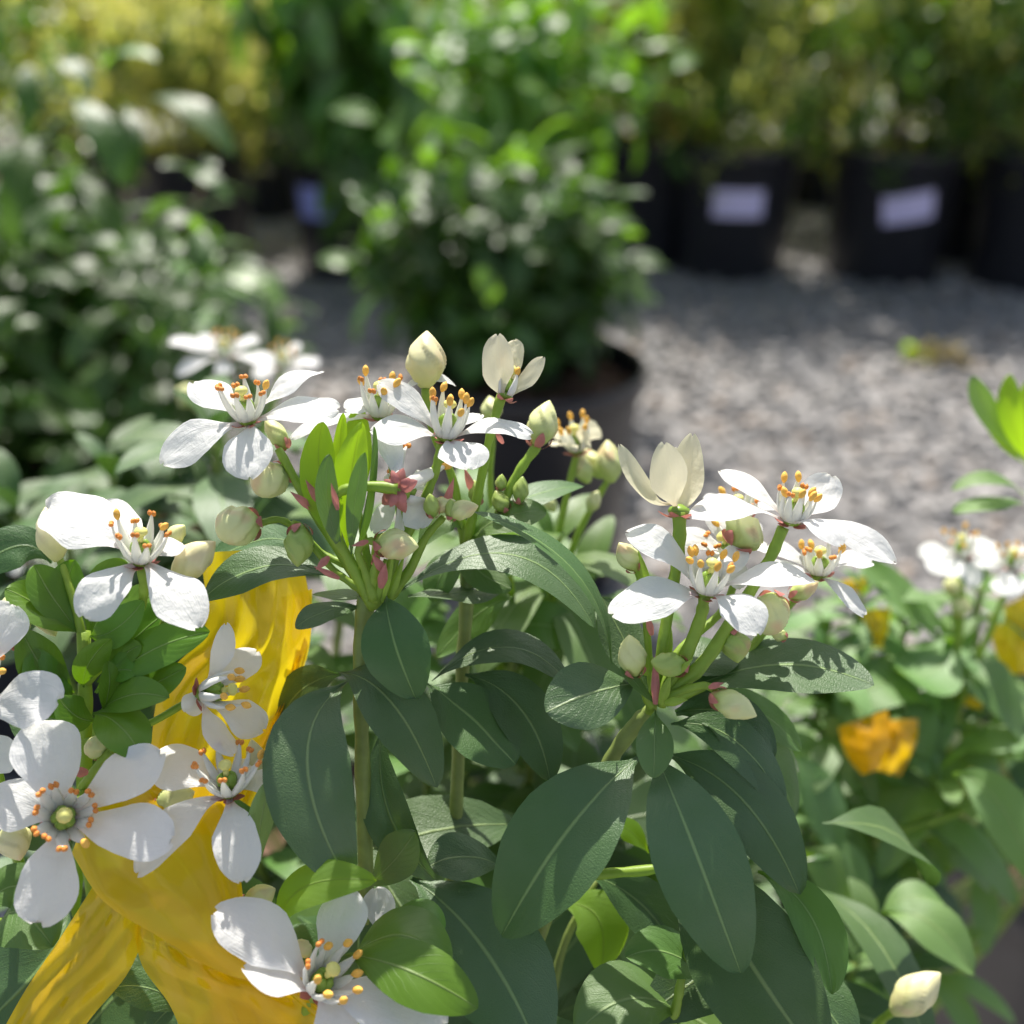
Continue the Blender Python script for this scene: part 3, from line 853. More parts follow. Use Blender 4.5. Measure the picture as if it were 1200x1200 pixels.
def gravel():
    rng = np.random.RandomState(3)
    t = (1 + 5 ** 0.5) / 2
    base = np.array([(-1, t, 0), (1, t, 0), (-1, -t, 0), (1, -t, 0), (0, -1, t), (0, 1, t), (0, -1, -t), (0, 1, -t), (t, 0, -1), (t, 0, 1), (-t, 0, -1), (-t, 0, 1)], float)
    base /= np.linalg.norm(base[0])
    F = np.array([(0, 11, 5), (0, 5, 1), (0, 1, 7), (0, 7, 10), (0, 10, 11), (1, 5, 9), (5, 11, 4), (11, 10, 2), (10, 7, 6), (7, 1, 8), (3, 9, 4), (3, 4, 2), (3, 2, 6), (3, 6, 8), (3, 8, 9), (4, 9, 5), (2, 4, 11), (6, 2, 10), (8, 6, 7), (9, 8, 1)])
    n = 26000
    y = 0.35 + 4.0 * rng.rand(n * 2) ** 0.8
    x = (rng.rand(n * 2) - 0.5) * 2
    x = x * (0.35 + y * 0.55)
    x, y = x[:n], y[:n]
    s = 0.005 + 0.013 * rng.rand(n) ** 2
    a = rng.rand(n) * 6.283
    V = base[None] * (1 + 0.25 * (rng.rand(n, 12, 1) - 0.5) * 2)
    V = V * (s[:, None, None] * np.stack([0.8 + 0.6 * rng.rand(n), 0.6 + 0.4 * rng.rand(n), 0.4 + 0.35 * rng.rand(n)], 1)[:, None, :])
    ca, sa = np.cos(a)[:, None], np.sin(a)[:, None]
    X = V[..., 0] * ca - V[..., 1] * sa + x[:, None]
    Y = V[..., 0] * sa + V[..., 1] * ca + y[:, None]
    Z = V[..., 2] + (s * 0.3 + 0.004 * rng.rand(n))[:, None]
    VV = np.stack([X, Y, Z], -1).reshape(-1, 3)
    FF = (F[None] + (np.arange(n) * 12)[:, None, None]).reshape(-1, 3)
    me = bpy.data.meshes.new('gravel')
    me.vertices.add(len(VV)); me.vertices.foreach_set('co', VV.ravel())
    me.loops.add(FF.size); me.loops.foreach_set('vertex_index', FF.ravel().astype(np.int32))
    me.polygons.add(len(FF)); me.polygons.foreach_set('loop_start', (np.arange(len(FF)) * 3).astype(np.int32))
    me.update(calc_edges=True)
    l = me.uv_layers.new(name='UVMap')
    blotch = 0.5 + 0.5 * np.sin(x * 23 + 3 * np.sin(y * 11)) * np.sin(y * 31 + 2 * np.sin(x * 17))
    r = np.repeat(np.clip(0.62 * rng.rand(n) ** 1.1 + 0.38 * blotch * rng.rand(n) + 0.08 * blotch, 0, 1), 60)
    l.data.foreach_set('uv', np.stack([r, r], 1).astype(np.float32).ravel())
    me.materials.append(M['stone'])
    single('gravel', me, 'loose grey and buff gravel covering the nursery yard', 'gravel', kind='stuff')
gravel()

# back row: big black pots with lilac labels and fine-leaved shrubs ------------
def back_plant(px, py, R, H, seed, mts, label, lab=None, labtilt=0.0, hgt=0.8, spread=0.37, n=4600, name='potted_shrub', L=0.05, ratio=0.24, group=None, labang=0.0, n_parts=60, shift=0.0, upright=True, kind='tiny', y=None):
    g0 = ground(px, py)
    c = Vector((g0.x, g0.y + R, 0))
    if y is not None: c = Vector((px, y, 0))
    th = Thing(name, label, 'potted plant', c, group)
    s = pot(th, c, R, H, seed=seed)
    if lab: sticker(th, c, R, H, -math.pi / 2 + labang, H * 0.62, 0.128, 0.068, labtilt, lab)
    crown(th, n, (c.x + shift, c.y, H + hgt * 0.42), (spread, spread, hgt * 0.56), L, mts[0], n_parts, seed, kind, ratio, 0.06, shoots=max(20, n // 18), mts=mts, upright=upright, shell=0.15, root=s, stems=9)
    return th
back_plant(866, 336, 0.165, 0.33, 11, ['bgmid', 'bgolive', 'bgolive', 'bgdark'], 'fine leaved green shrub in black pot with straight lilac sticker', 'label', 0.0, labang=-0.12, group='shrubs in black pots along the back row')
back_plant(1054, 342, 0.168, 0.33, 12, ['bgdark', 'bgolive', 'bgmid'], 'fine leaved dark green shrub in black pot with tilted lilac sticker', 'label', 0.16, labang=-0.02, group='shrubs in black pots along the back row', n=4000)
back_plant(1232, 352, 0.165, 0.33, 13, ['bgdark', 'bgolive'], 'green shrub in black pot cut off by the edge, beyond the tilted sticker pot', None, group='shrubs in black pots along the back row')
back_plant(1140, 312, 0.15, 0.31, 14, ['bgdark', 'bgolive'], 'green shrub in black pot standing behind and between the two sticker pots', None, group='shrubs in black pots along the back row')
back_plant(765, 318, 0.16, 0.32, 15, ['bgolive', 'bgmid', 'bgbrown'], 'olive bronze shrub in black pot half behind the bushy round shrub', None, group='shrubs in black pots along the back row')
back_plant(640, 310, 0.16, 0.32, 16, ['bgmid', 'bgmid', 'bgolive'], 'fresh green loose shrub in black pot hidden behind the bushy round shrub', 'bluelabel', group='shrubs in black pots along the back row', L=0.06, ratio=0.34, n=1200, upright=False, kind='lite', n_parts=120)
back_plant(530, 300, 0.16, 0.32, 17, ['bgmid', 'bgolive'], 'fresh green shrub in black pot behind the drooping leaved plant', 'bluelabel', group='shrubs in black pots along the back row', L=0.05, ratio=0.3, n=1200, upright=False, kind='lite', n_parts=80)
back_plant(310, 262, 0.16, 0.32, 18, ['bgyellow', 'bgolive'], 'golden green shrub in black pot beside the dark glossy bush', None, group='golden shrubs along the far left', n=5000, spread=0.3)
back_plant(-1.22, 0, 0.16, 0.32, 19, ['bgdark', 'bgolive', 'bgmid'], 'deep green shrub in black pot behind the dark glossy bush', y=2.55, group='shrubs in black pots along the back row')
back_plant(-0.84, 0, 0.16, 0.32, 20, ['bgolive', 'bgdark', 'bgyellow'], 'green gold shrub in black pot between the glossy bush and the drooping plant', y=2.95, hgt=0.6, group='shrubs in black pots along the back row')
# row behind
for i, (x, y, mts, lb) in enumerate([
        (-2.0, 3.9, ['bgyellow', 'bgyellow', 'bgolive'], 'golden leaved shrub in black pot, first from the far end of its row'),
        (-1.45, 3.8, ['bgyellow', 'bgyellow'], 'bright golden shrub in black pot, second in the golden row'),
        (-0.95, 3.9, ['bgyellow', 'bgolive'], 'golden shrub in black pot, third in the golden row'),
        (-0.42, 3.9, ['bgyellow', 'bgbrown', 'bgolive'], 'golden bronze shrub in black pot nearest the drooping leaved plant'),
        (0.1, 3.9, ['bgolive', 'bgyellow'], 'olive yellow shrub in black pot behind the fresh green shrubs'),
        (0.55, 3.8, ['bgbrown', 'bgolive'], 'bronze tinted shrub in black pot behind the olive shrub'),
        (1.05, 3.9, ['bgolive', 'bgbrown', 'bgolive'], 'olive shrub in black pot behind the straight sticker pot'),
        (1.6, 3.9, ['bgolive', 'bgolive', 'bgmid'], 'olive green shrub in black pot behind the tilted sticker pot'),
        (2.15, 3.9, ['bgolive', 'bgolive', 'bgdark'], 'deep olive shrub in black pot at the end of the second row')]):
    back_plant(x, 0, 0.16, 0.32, 30 + i, mts, lb, y=y, spread=0.42, hgt=0.95, n=4200, group='shrubs in black pots in the second row', n_parts=30, L=0.055, ratio=0.34)

# far hedge closing the yard
def hedge():
    rng = np.random.RandomState(9)
    VV, FF, UU = [], [], []
    o = 0
    units = get_unit('bgolive', 'tiny', 0.6, 0.06)
    for i in range(26000):
        c = Vector(((rng.rand() - .5) * 9, 5.0 + rng.rand() * 0.8, 0.05 + rng.rand() ** 0.8 * 2.4))
        d = Vector(rng.randn(3)); u = Vector(rng.randn(3))
        me, V, F, UV = units[rng.randint(4)]
        Mx = np.array(frame(c, d, u, 0.09))
        VV.append(V @ Mx[:3, :3].T + Mx[:3, 3]); FF.append(np.array(F) + o); UU.append(np.array(UV)); o += len(V)
    single('hedge', mesh('hedge', np.vstack(VV).tolist(), np.vstack(FF).tolist(), M['bgolive'], np.vstack(UU)), 'dense olive green hedge closing the back of the yard', 'hedge', kind='stuff')
hedge()

# plant with long drooping leaves, in a black pot with a blue sticker
g0 = ground(405, 330)
c = Vector((g0.x, g0.y + 0.12, 0))
th = Thing('drooping_shrub', 'tall shrub with long hanging green leaves in black pot with blue sticker', 'potted plant', c)
s = pot(th, c, 0.15, 0.33, seed=4)
sticker(th, c, 0.15, 0.33, -math.pi / 2 - 0.45, 0.2, 0.12, 0.08, 0.0, 'bluelabel')
crown(th, 300, (c.x + 0.06, c.y - 0.22, 0.66), (0.26, 0.2, 0.3), 0.17, 'bgmid', 260, 7, 'full', 0.34, 0.1, shoots=60, mts=['bgmid', 'bgmid', 'bgdark', 'bgmid'], hang=True, root=s, stems=9)

# round bushy shrub in the big black pot
rc = ground(620, 425, 0.30)
c = Vector((rc.x, rc.y, 0))
th = Thing('bushy_shrub', 'round bushy green shrub in large open black pot with bark chips', 'potted plant', c)
s = pot(th, c, 0.147, 0.30, bark=150, seed=8)
crown(th, 1000, (c.x - 0.035, c.y + 0.05, 0.425), (0.185, 0.15, 0.125), 0.058, 'bgdark', 290, 21, 'full', 0.42, 0.12, shoots=120, mts=['bgdark', 'bgdark', 'bgdark', 'bgmid'], root=s, stems=12, shell=0.55, droopy=0.25, elev=0.1)
c = Vector((0.03, 2.0, 0))
th = Thing('leafy_shrub', 'tall loose fresh green shrub glowing in backlight behind the round bushy shrub', 'potted plant', c)
s = pot(th, c, 0.15, 0.30, seed=18)
crown(th, 420, (c.x - 0.02, c.y, 0.60), (0.3, 0.22, 0.2), 0.085, 'bgmid', 290, 22, 'full', 0.4, 0.12, shoots=70, mts=['bgmid'], root=s, stems=10, shell=0.2, droopy=0.2)

# big dark glossy bush
c = Vector((-0.47, 1.02, 0))
th = Thing('glossy_bush', 'large dark glossy leaved bush, its broad leaves shining white in the sun', 'potted plant', c)
s = pot(th, c, 0.17, 0.2, seed=9)
ex = []
for (px, py, d, tx, ty, L, mk) in [(85, 115, 850, 140, 205, 0.085, 'bgdark'), (150, 125, 900, 150, 200, 0.075, 'bgdark'), (170, 118, 880, 290, 180, 0.09, 'bgdark'), (60, 75, 900, 95, 95, 0.06, 'bgdark'),
                                   (120, 85, 900, 160, 70, 0.06, 'bgmid'), (45, 160, 840, 15, 260, 0.085, 'bgdark'), (240, 330, 900, 320, 345, 0.075, 'bgmid'), (215, 205, 900, 292, 240, 0.05, 'bgdark')]:
    b_ = P(px, py, d); t_ = P(tx, ty, d - 20)
    ex.append((b_, t_ - b_, sdir + (CAM - b_).normalized() * 0.9, L, mk, 1))
crown(th, 1900, (c.x - 0.01, c.y, 0.39), (0.28, 0.24, 0.25), 0.058, 'bgdark', 290, 31, 'full', 0.34, 0.16, shoots=230, mts=['bgdark'] * 6 + ['bgmid'], droopy=0.35, root=s, stems=14, shell=0.25, extra=ex)

# ================================================================== flowering shrub, centre (the sharp one)
cA = Vector((0.0, 0.235, 0))
A_ = Thing('flowering_shrub', 'white flowered evergreen shrub with long dark leaves, two sharp flower heads on tall stems', 'shrub', cA, 'white flowered shrubs')
sA = pot(A_, cA, 0.13, 0.25, seed=1)
def rootA(dx=0, dy=0): return (cA.x + dx, cA.y + dy, 0.215, 0)

# --- main stems
stem(A_, [rootA(-.03, .0), (432, 1120, 210), (428, 1000, 207), (424, 860, 204), (424, 740, 202), (430, 700, 201)], [26, 22, 18, 18, 18, 24], 'stemolive')
stem(A_, [rootA(.0, .03), (525, 1130, 226), (533, 980, 222), (541, 800, 219), (547, 690, 217), (545, 630, 216)], [20, 17, 16, 16, 17, 14], 'stemolive')
stem(A_, [rootA(.03, -.01), (585, 1230, 218), (640, 1075, 213), (690, 950, 210), (722, 880, 207), (752, 842, 204), (766, 828, 203)], [26, 20, 17, 17, 19, 20, 12], 'stemolive')
stem(A_, [(628, 1060, 213), (650, 1034, 211), (690, 1026, 209), (770, 1018, 207), (800, 1010, 209)], [10, 14, 13, 12, 9], 'stem')
stem(A_, [rootA(.04, .0), (772, 1240, 210), (790, 1190, 206), (798, 1150, 204), (806, 1105, 205)], [18, 14, 12, 11, 8], 'stem')
stem(A_, [rootA(.02, .02), (640, 1220, 232), (660, 1110, 228), (700, 1030, 226)], [14, 12, 10, 7], 'stemolive')

# --- leaves round the head over stem one
leaf(A_, (392, 676, 203), (310, 664, 202), (236, 704, 201), 46, 'dark', 'sky', 0.12, 0.06, name='leaf')
leaf(A_, (356, 640, 208), (300, 634, 214), (238, 668, 216), 40, 'dark', 45)
leaf(A_, (470, 692, 206), (600, 650, 207), (697, 736, 206), 46, 'dark', 'sky', 0.12, 0.06, 0.03)
leaf(A_, (716, 778, 202), (672, 668, 199), (556, 600, 203), 22, 'dark', (62,), 0.25, 0.1, 0.02, label='long leaf arching up and over its neighbour, its lit edge showing')
leaf(A_, (452, 700, 200), (462, 752, 194), (487, 818, 196), 82, 'dark', (-8,), 0.24, 0.1)
leaf(A_, (398, 788, 203), (458, 822, 196), (512, 923, 196), 74, 'dark', 4, 0.22, 0.12)
leaf(A_, (408, 798, 203), (360, 890, 192), (412, 1040, 190), 108, 'dark', (-12,), 0.24, 0.1, 0.04, label='broad hanging leaf with pale midrib, largest beside the plastic film')
leaf(A_, (500, 800, 206), (553, 842, 204), (604, 896, 202), 70, 'dark', 36, 0.1, 0.1, label='leaf half in sun with a dusty grey sheen')
leaf(A_, (545, 790, 211), (610, 830, 208), (645, 915, 205), 66, 'dark', 20)
leaf(A_, (506, 798, 208), (592, 758, 209), (668, 802, 208), 34, 'dark', 'sky', 0.12, 0.06)
leaf(A_, (422, 712, 201), (382, 716, 197), (346, 736, 195), 26, 'dark', 48, 0.15, 0.15)
leaf(A_, (436, 706, 203), (402, 697, 204), (366, 697, 206), 12, 'mid', 60)
leaf(A_, (450, 712, 203), (420, 716, 204), (438, 700, 200), 10, 'mid', 60, nu=10)
leaf(A_, (478, 700, 207), (540, 694, 214), (600, 684, 218), 26, 'dark', 60)
leaf(A_, (448, 852, 207), (455, 950, 205), (512, 1032, 203), 62, 'dark', (-25,), 0.35, 0.1, 0.05, 0.8, label='twisted brownish green leaf hanging behind the broad one')
leaf(A_, (400, 790, 206), (352, 810, 212), (322, 860, 216), 50, 'dark', 30)
# bright young leaves standing up in the head, lit from behind
leaf(A_, (404, 648, 200), (376, 570, 199), (378, 494, 198), 44, 'bright', (14,), 0.12, 0.05, label='young leaf glowing yellow green against the sun')
leaf(A_, (408, 648, 199), (410, 570, 197), (424, 494, 195), 42, 'bright', (-20,), 0.14, 0.05, label='young leaf glowing yellow green against the sun')
leaf(A_, (406, 640, 202), (398, 560, 203), (402, 484, 204), 20, 'bright', (30,), 0.2)
leaf(A_, (412, 600, 204), (418, 540, 206), (420, 470, 208), 34, 'bright', (10,), 0.1)
leaf(A_, (402, 650, 196), (384, 590, 193), (386, 532, 192), 26, 'mid', (10,), 0.1)
leaf(A_, (412, 650, 196), (416, 590, 192), (428, 530, 190), 24, 'mid', (-25,), 0.15)
leaf(A_, (414, 650, 199), (432, 590, 197), (438, 500, 196), 10, 'mid', (60,), 0.3)

# --- flower stalks of head one
stem(A_, [(434, 705, 201), (404, 655, 201), (362, 590, 200), (326, 526, 200)], [16, 13, 11, 10])
stem(A_, [(440, 712, 200), (408, 655, 197), (383, 605, 195), (398, 577, 194), (430, 570, 194), (466, 573, 194)], [18, 14, 13, 12, 12, 15])
stem(A_, [(412, 664, 202), (380, 650, 203), (350, 622, 203), (328, 609, 202), (302, 614, 201)], [11, 8, 8, 8, 9])
stem(A_, [(425, 692, 200), (396, 672, 200), (366, 640, 200), (352, 616, 199), (343, 612, 198)], [11, 8, 7, 7, 6])
stem(A_, [(446, 705, 202), (462, 655, 202), (496, 590, 201), (512, 545, 201), (518, 520, 200)], [16, 13, 11, 11, 12])
stem(A_, [(448, 706, 205), (470, 640, 206), (462, 560, 206), (447, 490, 206)], [14, 11, 9, 8])
stem(A_, [(438, 704, 198), (428, 670, 197), (420, 645, 196), (432, 634, 196), (442, 636, 196)], [12, 10, 9, 9, 10])
stem(A_, [(442, 708, 206), (440, 650, 207), (452, 590, 208)], [14, 11, 9])
stem(A_, [(436, 706, 205), (428, 640, 206), (418, 590, 207)], [14, 10, 7])
stem(A_, [(450, 708, 204), (480, 668, 203), (500, 628, 202), (520, 606, 201)], [14, 12, 10, 8])
stem(A_, [(440, 706, 199), (446, 680, 198), (452, 655, 198)], [12, 9, 5])
for b, t, w in [((376, 592, 199), (358, 562, 197), 11), ((369, 598, 199), (340, 576, 197), 12), ((398, 678, 198), (368, 664, 196), 9), ((396, 598, 193), (388, 566, 191), 9), ((432, 634, 194), (412, 640, 192), 8),
                ((452, 672, 197), (436, 650, 195), 13), ((446, 690, 197), (452, 660, 195), 14), ((520, 600, 200), (532, 560, 198), 12), ((436, 662, 198), (452, 628, 196), 9), ((386, 652, 197), (370, 668, 196), 11)]:
    bract(A_, b, t, w)
for b, t, w in [((430, 705, 198), (446, 640, 196), 14), ((446, 706, 199), (462, 640, 198), 14), ((424, 700, 201), (410, 640, 202), 12), ((456, 704, 200), (474, 650, 200), 12)]:
    bract(A_, b, t, w, 'stem')
bud(A_, (303, 614, 201), (256, 618, 196), 47, closed=False, label='fat green cream bud on an arching stalk')
bud(A_, (336, 552, 203), (300, 572, 198), 40, closed=False, sep=2, label='bud just opening at its tip')
bud(A_, (336, 526, 204), (314, 494, 204), 24)
bud(A_, (352, 615, 199), (349, 658, 197), 36, 'budgreen')
bud(A_, (440, 636, 196), (484, 640, 194), 38, label='cream green bud lying sideways')
bud(A_, (502, 596, 201), (530, 588, 199), 20); bud(A_, (524, 602, 200), (556, 594, 197), 24, 'bud'); bud(A_, (508, 606, 199), (504, 582, 197), 20, 'budgreen'); bud(A_, (530, 610, 200), (528, 588, 198), 16, 'budgreen')

# --- flowers of head one
flower(A_, (290, 490, 200), (280, 447, -3), [
    (190, 545, 56, {'arch': 0.1, 'd': -4, 'roll': 35}), (292, 562, 68, {'d': -8, 'roll': 15, 'arch': 0.12}), (398, 480, 42, {'arch': 0.05, 'd': -1, 'roll': 55}),
    (378, 436, 28, {'arch': 0.12, 'd': 5, 'roll': 60, 'wave': 0.25}), (226, 448, 44, {'arch': 0.02, 'd': 6, 'roll': 30})], nst=10, fresh=0.15, spread=0.42, sl=1.05, seed=11, label='wide open white flower leaning over the dark gap')
flower(A_, (523, 510, 200), (529, 460, -3), [
    (434, 505, 42, {'arch': 0.06, 'd': -1, 'roll': 48}), (443, 448, 38, {'arch': 0.06, 'd': 3, 'roll': 20}), (624, 511, 27, {'arch': 0.14, 'd': 0, 'roll': 60}),
    (551, 551, 60, {'arch': 0.12, 'd': -7, 'roll': 32, 'prof': WIDE}), (564, 486, 20, {'arch': 0.1, 'd': 6, 'roll': 55})], nst=10, fresh=0.8, spread=0.26, seed=12, label='white flower with tall upright stamens and a rounded lower petal')
flower(A_, (446, 485, 207), (444, 440, -3), [
    (404, 480, 26, {'arch': 0.25, 'd': -1, 'roll': 60}), (534, 453, 16, {'arch': 0.3, 'd': 3, 'roll': 60}), (340, 514, 22, {'d': 2, 'roll': 60}), (470, 462, 18, {'d': 7})], nst=9, fresh=0.5, spread=0.3, seed=13)
flower(A_, (468, 574, 196), (500, 560, 12), [
    (452, 500, 34, {'arch': 0.05, 'd': 4, 'roll': 5}), (493, 620, 44, {'arch': 0.2, 'd': 4, 'roll': 10}), (500, 560, 30, {'arch': 0.2, 'd': 6, 'roll': 0}),
    (436, 624, 30, {'arch': 0.1, 'd': 7, 'roll': 5}), (458, 690, 22, {'arch': 0.1, 'd': 8, 'roll': 0})], nst=5, fresh=0.5, seed=14, size=1.25, label='flower turned away, seen from behind with its pink sepals')
# extra sepals of the flower seen from behind
for tx, ty in [(459, 551), (480, 560), (474, 593), (457, 594), (450, 562)]:
    B, T_ = P(468, 574, 194.5), P(tx, ty, 194)
    v, f, u = surf(B, (B + T_) / 2 + (CAM - B).normalized() * 0.0008, T_, 12, CAM - B, SEPAL, 8, 6, fold=0.1, cup=0.5)
    A_.part('sepal', mesh('sepal', v, f, M['sepal'], u))
# bud and half-open flower on the second stem
stem(A_, [(545, 640, 216), (560, 580, 210), (572, 520, 205), (588, 462, 202)], [12, 11, 10, 12])
stem(A_, [(548, 650, 216), (585, 600, 214), (606, 556, 213), (630, 522, 213)], [12, 11, 11, 12])
stem(A_, [(545, 640, 216), (530, 560, 212), (505, 500, 208), (498, 455, 207)], [12, 10, 9, 10])
for x, y, x2, y2, w in [(560, 592, 556, 566, 19), (592, 600, 582, 578, 22), (608, 590, 612, 562, 20), (586, 575, 588, 558, 14)]:
    bud(A_, (x, y, 213), (x2, y2, 212), w, 'budgreen')
for b, t, w in [((556, 580, 212), (544, 548, 211), 12), ((590, 520, 206), (580, 505, 205), 8)]:
    bract(A_, b, t, w)
bud(A_, (498, 455, 207), (500, 396, 207), 49, 'budcream', label='tall closed cream bud')
bud(A_, (628, 524, 213), (642, 476, 214), 38, 'bud', label='green cream bud leaning on its stalk')
flower(A_, (592, 463, 202), (603, 425, 0), [
    (583, 391, 44, {'arch': -0.16, 'd': -2, 'roll': 0, 'mt': 'cream', 'cup': -0.5, 'b': (590, 464, -1)}), (602, 398, 30, {'arch': 0.1, 'd': 3, 'roll': 0, 'mt': 'cream', 'b': (596, 464, 1)}),
    (571, 402, 20, {'arch': 0.1, 'd': 2, 'roll': (30,), 'mt': 'cream', 'b': (586, 464, 1)}), (637, 418, 24, {'arch': -0.08, 'd': -1, 'roll': 10, 'mt': 'cream', 'b': (598, 464, 0)})],
    nst=3, fresh=1, spread=0.1, sl=0.9, seed=15, size=0.8, label='cream flower half open with one petal folded out')
# leaves of the second stem
leaf(A_, (545, 632, 216), (525, 605, 213), (492, 642, 212), 34, 'mid', 35)
leaf(A_, (548, 634, 216), (590, 606, 212), (640, 600, 214), 40, 'mid', 40)
leaf(A_, (550, 628, 218), (610, 586, 220), (684, 570, 226), 28, 'dark', 55)
leaf(A_, (545, 640, 217), (560, 668, 215), (600, 690, 214), 40, 'mid', 20)
leaf(A_, (543, 640, 217), (520, 668, 214), (508, 705, 214), 42, 'mid', 20)
leaf(A_, (550, 636, 219), (600, 640, 226), (650, 660, 232), 30, 'bright', 45)
leaf(A_, (600, 700, 222), (560, 720, 224), (512, 770, 225), 44, 'mid', 20)

# --- head two: leaves
leaf(A_, (748, 800, 200), (694, 812, 195), (640, 835, 192), 74, 'dark', 14, 0.1, 0.14)
leaf(A_, (768, 832, 200), (767, 870, 196), (766, 912, 194), 46, 'mid', 10, 0.2, 0.1)
leaf(A_, (748, 888, 203), (668, 970, 193), (588, 1097, 194), 116, 'dark', (-10,), 0.26, 0.1, 0.04, label='broad leaf with pale midrib sloping down beside the thin stem')
leaf(A_, (770, 888, 202), (812, 990, 191), (868, 1140, 191), 112, 'dark', (8,), 0.24, 0.1, 0.04, label='largest leaf hanging straight down under the flower head')
leaf(A_, (780, 884, 205), (868, 935, 200), (937, 1048, 196), 84, 'dark', 6, 0.25, 0.12)
leaf(A_, (786, 848, 204), (862, 868, 202), (918, 948, 200), 52, 'dark', 24, 0.16, 0.2)
leaf(A_, (792, 836, 206), (852, 838, 206), (906, 890, 205), 58, 'dark', 'sky', 0.05, 0.06, label='leaf in full sun with a grainy silver sheen')
leaf(A_, (800, 812, 206), (912, 779, 208), (1024, 803, 205), 56, 'dark', 'sky', 0.08, 0.05, 0.03, label='leaf pointing straight out over the gravel, sunlit above its midrib')
leaf(A_, (772, 828, 199), (745, 800, 197), (728, 780, 197), 14, 'mid', 30)
leaf(A_, (760, 812, 204), (734, 756, 206), (705, 700, 208), 52, 'dark', 20)
leaf(A_, (800, 820, 207), (880, 830, 214), (938, 880, 220), 40, 'mid', 30)
leaf(A_, (800, 830, 208), (890, 880, 218), (930, 960, 224), 60, 'dark', 15)
leaf(A_, (795, 800, 206), (830, 770, 210), (860, 765, 214), 44, 'dark', 35)
# lower leaves
leaf(A_, (888, 1022, 206), (948, 1070, 201), (975, 1165, 198), 62, 'mid', 18, 0.45, 0.1)
leaf(A_, (800, 985, 210), (868, 1110, 200), (965, 1250, 194), 140, 'dark', 2, 0.2, 0.08)
leaf(A_, (838, 1160, 206), (788, 1118, 203), (733, 1122, 200), 38, 'mid', 34, 0.15, 0.1)
leaf(A_, (482, 1030, 210), (566, 1110, 204), (634, 1240, 198), 122, 'dark', 4, 0.22, 0.08, label='deep shaded leaf sloping to the lower corner')
leaf(A_, (590, 1016, 212), (545, 1004, 209), (502, 1016, 207), 44, 'dark', 28)
leaf(A_, (432, 1038, 205), (462, 1008, 200), (487, 974, 198), 50, 'mid', 12, 0.1, 0.15)
leaf(A_, (432, 1030, 208), (420, 1110, 206), (430, 1190, 206), 80, 'dark', 6)
leaf(A_, (800, 1190, 207), (740, 1170, 204), (676, 1210, 200), 56, 'mid', 28)
leaf(A_, (655, 1060, 226), (700, 1075, 222), (704, 1140, 222), 62, 'bright', 12, 0.2, label='yellow green leaf glowing in the shade between the stems')
leaf(A_, (760, 1000, 222), (740, 975, 222), (722, 968, 222), 26, 'bright', 10)
leaf(A_, (690, 1026, 214), (752, 1060, 216), (800, 1130, 218), 60, 'dark', 14, 0.3)
leaf(A_, (700, 1030, 224), (760, 1100, 230), (800, 1190, 236), 80, 'dark', 5)
leaf(A_, (560, 1090, 216), (590, 1110, 214), (622, 1140, 212), 40, 'dark', 20)
leaf(A_, (445, 900, 214), (442, 960, 216), (448, 1010, 218), 20, 'mid', 10)
leaf(A_, (800, 1150, 214), (860, 1160, 222), (930, 1200, 226), 80, 'dark', 12)
leaf(A_, (900, 1150, 220), (950, 1165, 214), (1000, 1230, 210), 70, 'dark', 12)
stem(A_, [(905, 1250, 222), (920, 1180, 218), (935, 1160, 217)], [10, 9, 8])
bud(A_, (945, 1170, 215), (915, 1120, 211), 34, 'bud'); bud(A_, (940, 1200, 215), (938, 1158, 212), 26, 'bud')

# --- head two: stalks, buds, flowers
Hb = (768, 828, 202)
stem(A_, [(762, 836, 202), (772, 780, 200), (786, 700, 200), (796, 640, 200), (796, 600, 200)], [14, 13, 14, 15, 17])
stem(A_, [(775, 822, 200), (805, 765, 198), (822, 720, 197), (826, 696, 197)], [16, 16, 15, 13])
stem(A_, [(782, 812, 199), (820, 782, 198), (862, 720, 199), (902, 655, 201), (918, 618, 201)], [18, 17, 15, 14, 14])
stem(A_, [(772, 822, 203), (790, 770, 205), (850, 710, 209), (868, 650, 211)], [14, 10, 9, 8])
stem(A_, [(780, 822, 204), (850, 790, 210), (905, 730, 213), (960, 675, 213)], [14, 10, 9, 8])
stem(A_, [(774, 826, 200), (786, 800, 198), (796, 786, 197)], [14, 11, 9])
stem(A_, [(764, 830, 201), (752, 806, 199), (744, 790, 198)], [12, 9, 8])
stem(A_, [(778, 820, 198), (810, 806, 196), (830, 804, 195), (840, 812, 194)], [12, 10, 9, 9])
stem(A_, [(766, 826, 203), (758, 740, 203), (752, 690, 203), (746, 665, 203)], [10, 8, 8, 8])
stem(A_, [(790, 806, 203), (825, 770, 203), (852, 736, 203), (870, 738, 203)], [9, 8, 7, 7])
stem(A_, [(776, 820, 204), (784, 750, 206), (778, 710, 206)], [11, 9, 7])
stem(A_, [(770, 822, 199), (768, 795, 197), (764, 770, 197)], [9, 7, 4])
for b, t, w in [((768, 826, 198), (768, 768, 196), 12), ((774, 826, 197), (786, 790, 195), 14), ((760, 690, 201), (748, 645, 200), 12), ((792, 790, 195), (812, 772, 194), 9), ((778, 824, 196), (806, 820, 194), 12),
                ((758, 792, 199), (748, 760, 199), 12), ((764, 745, 200), (758, 718, 200), 10), ((830, 806, 193), (848, 800, 192), 9)]:
    bract(A_, b, t, w, 'sepal' if R_.random() < 0.65 else 'stem')
bud(A_, (744, 792, 198), (738, 750, 196), 35, 'bud', label='egg shaped cream bud with a pink tip low in the head')
bud(A_, (804, 782, 197), (768, 776, 194), 30, 'budgreen')
bud(A_, (834, 814, 194), (880, 836, 190), 34, 'bud', label='yellowish bud drooping over the silver leaf')
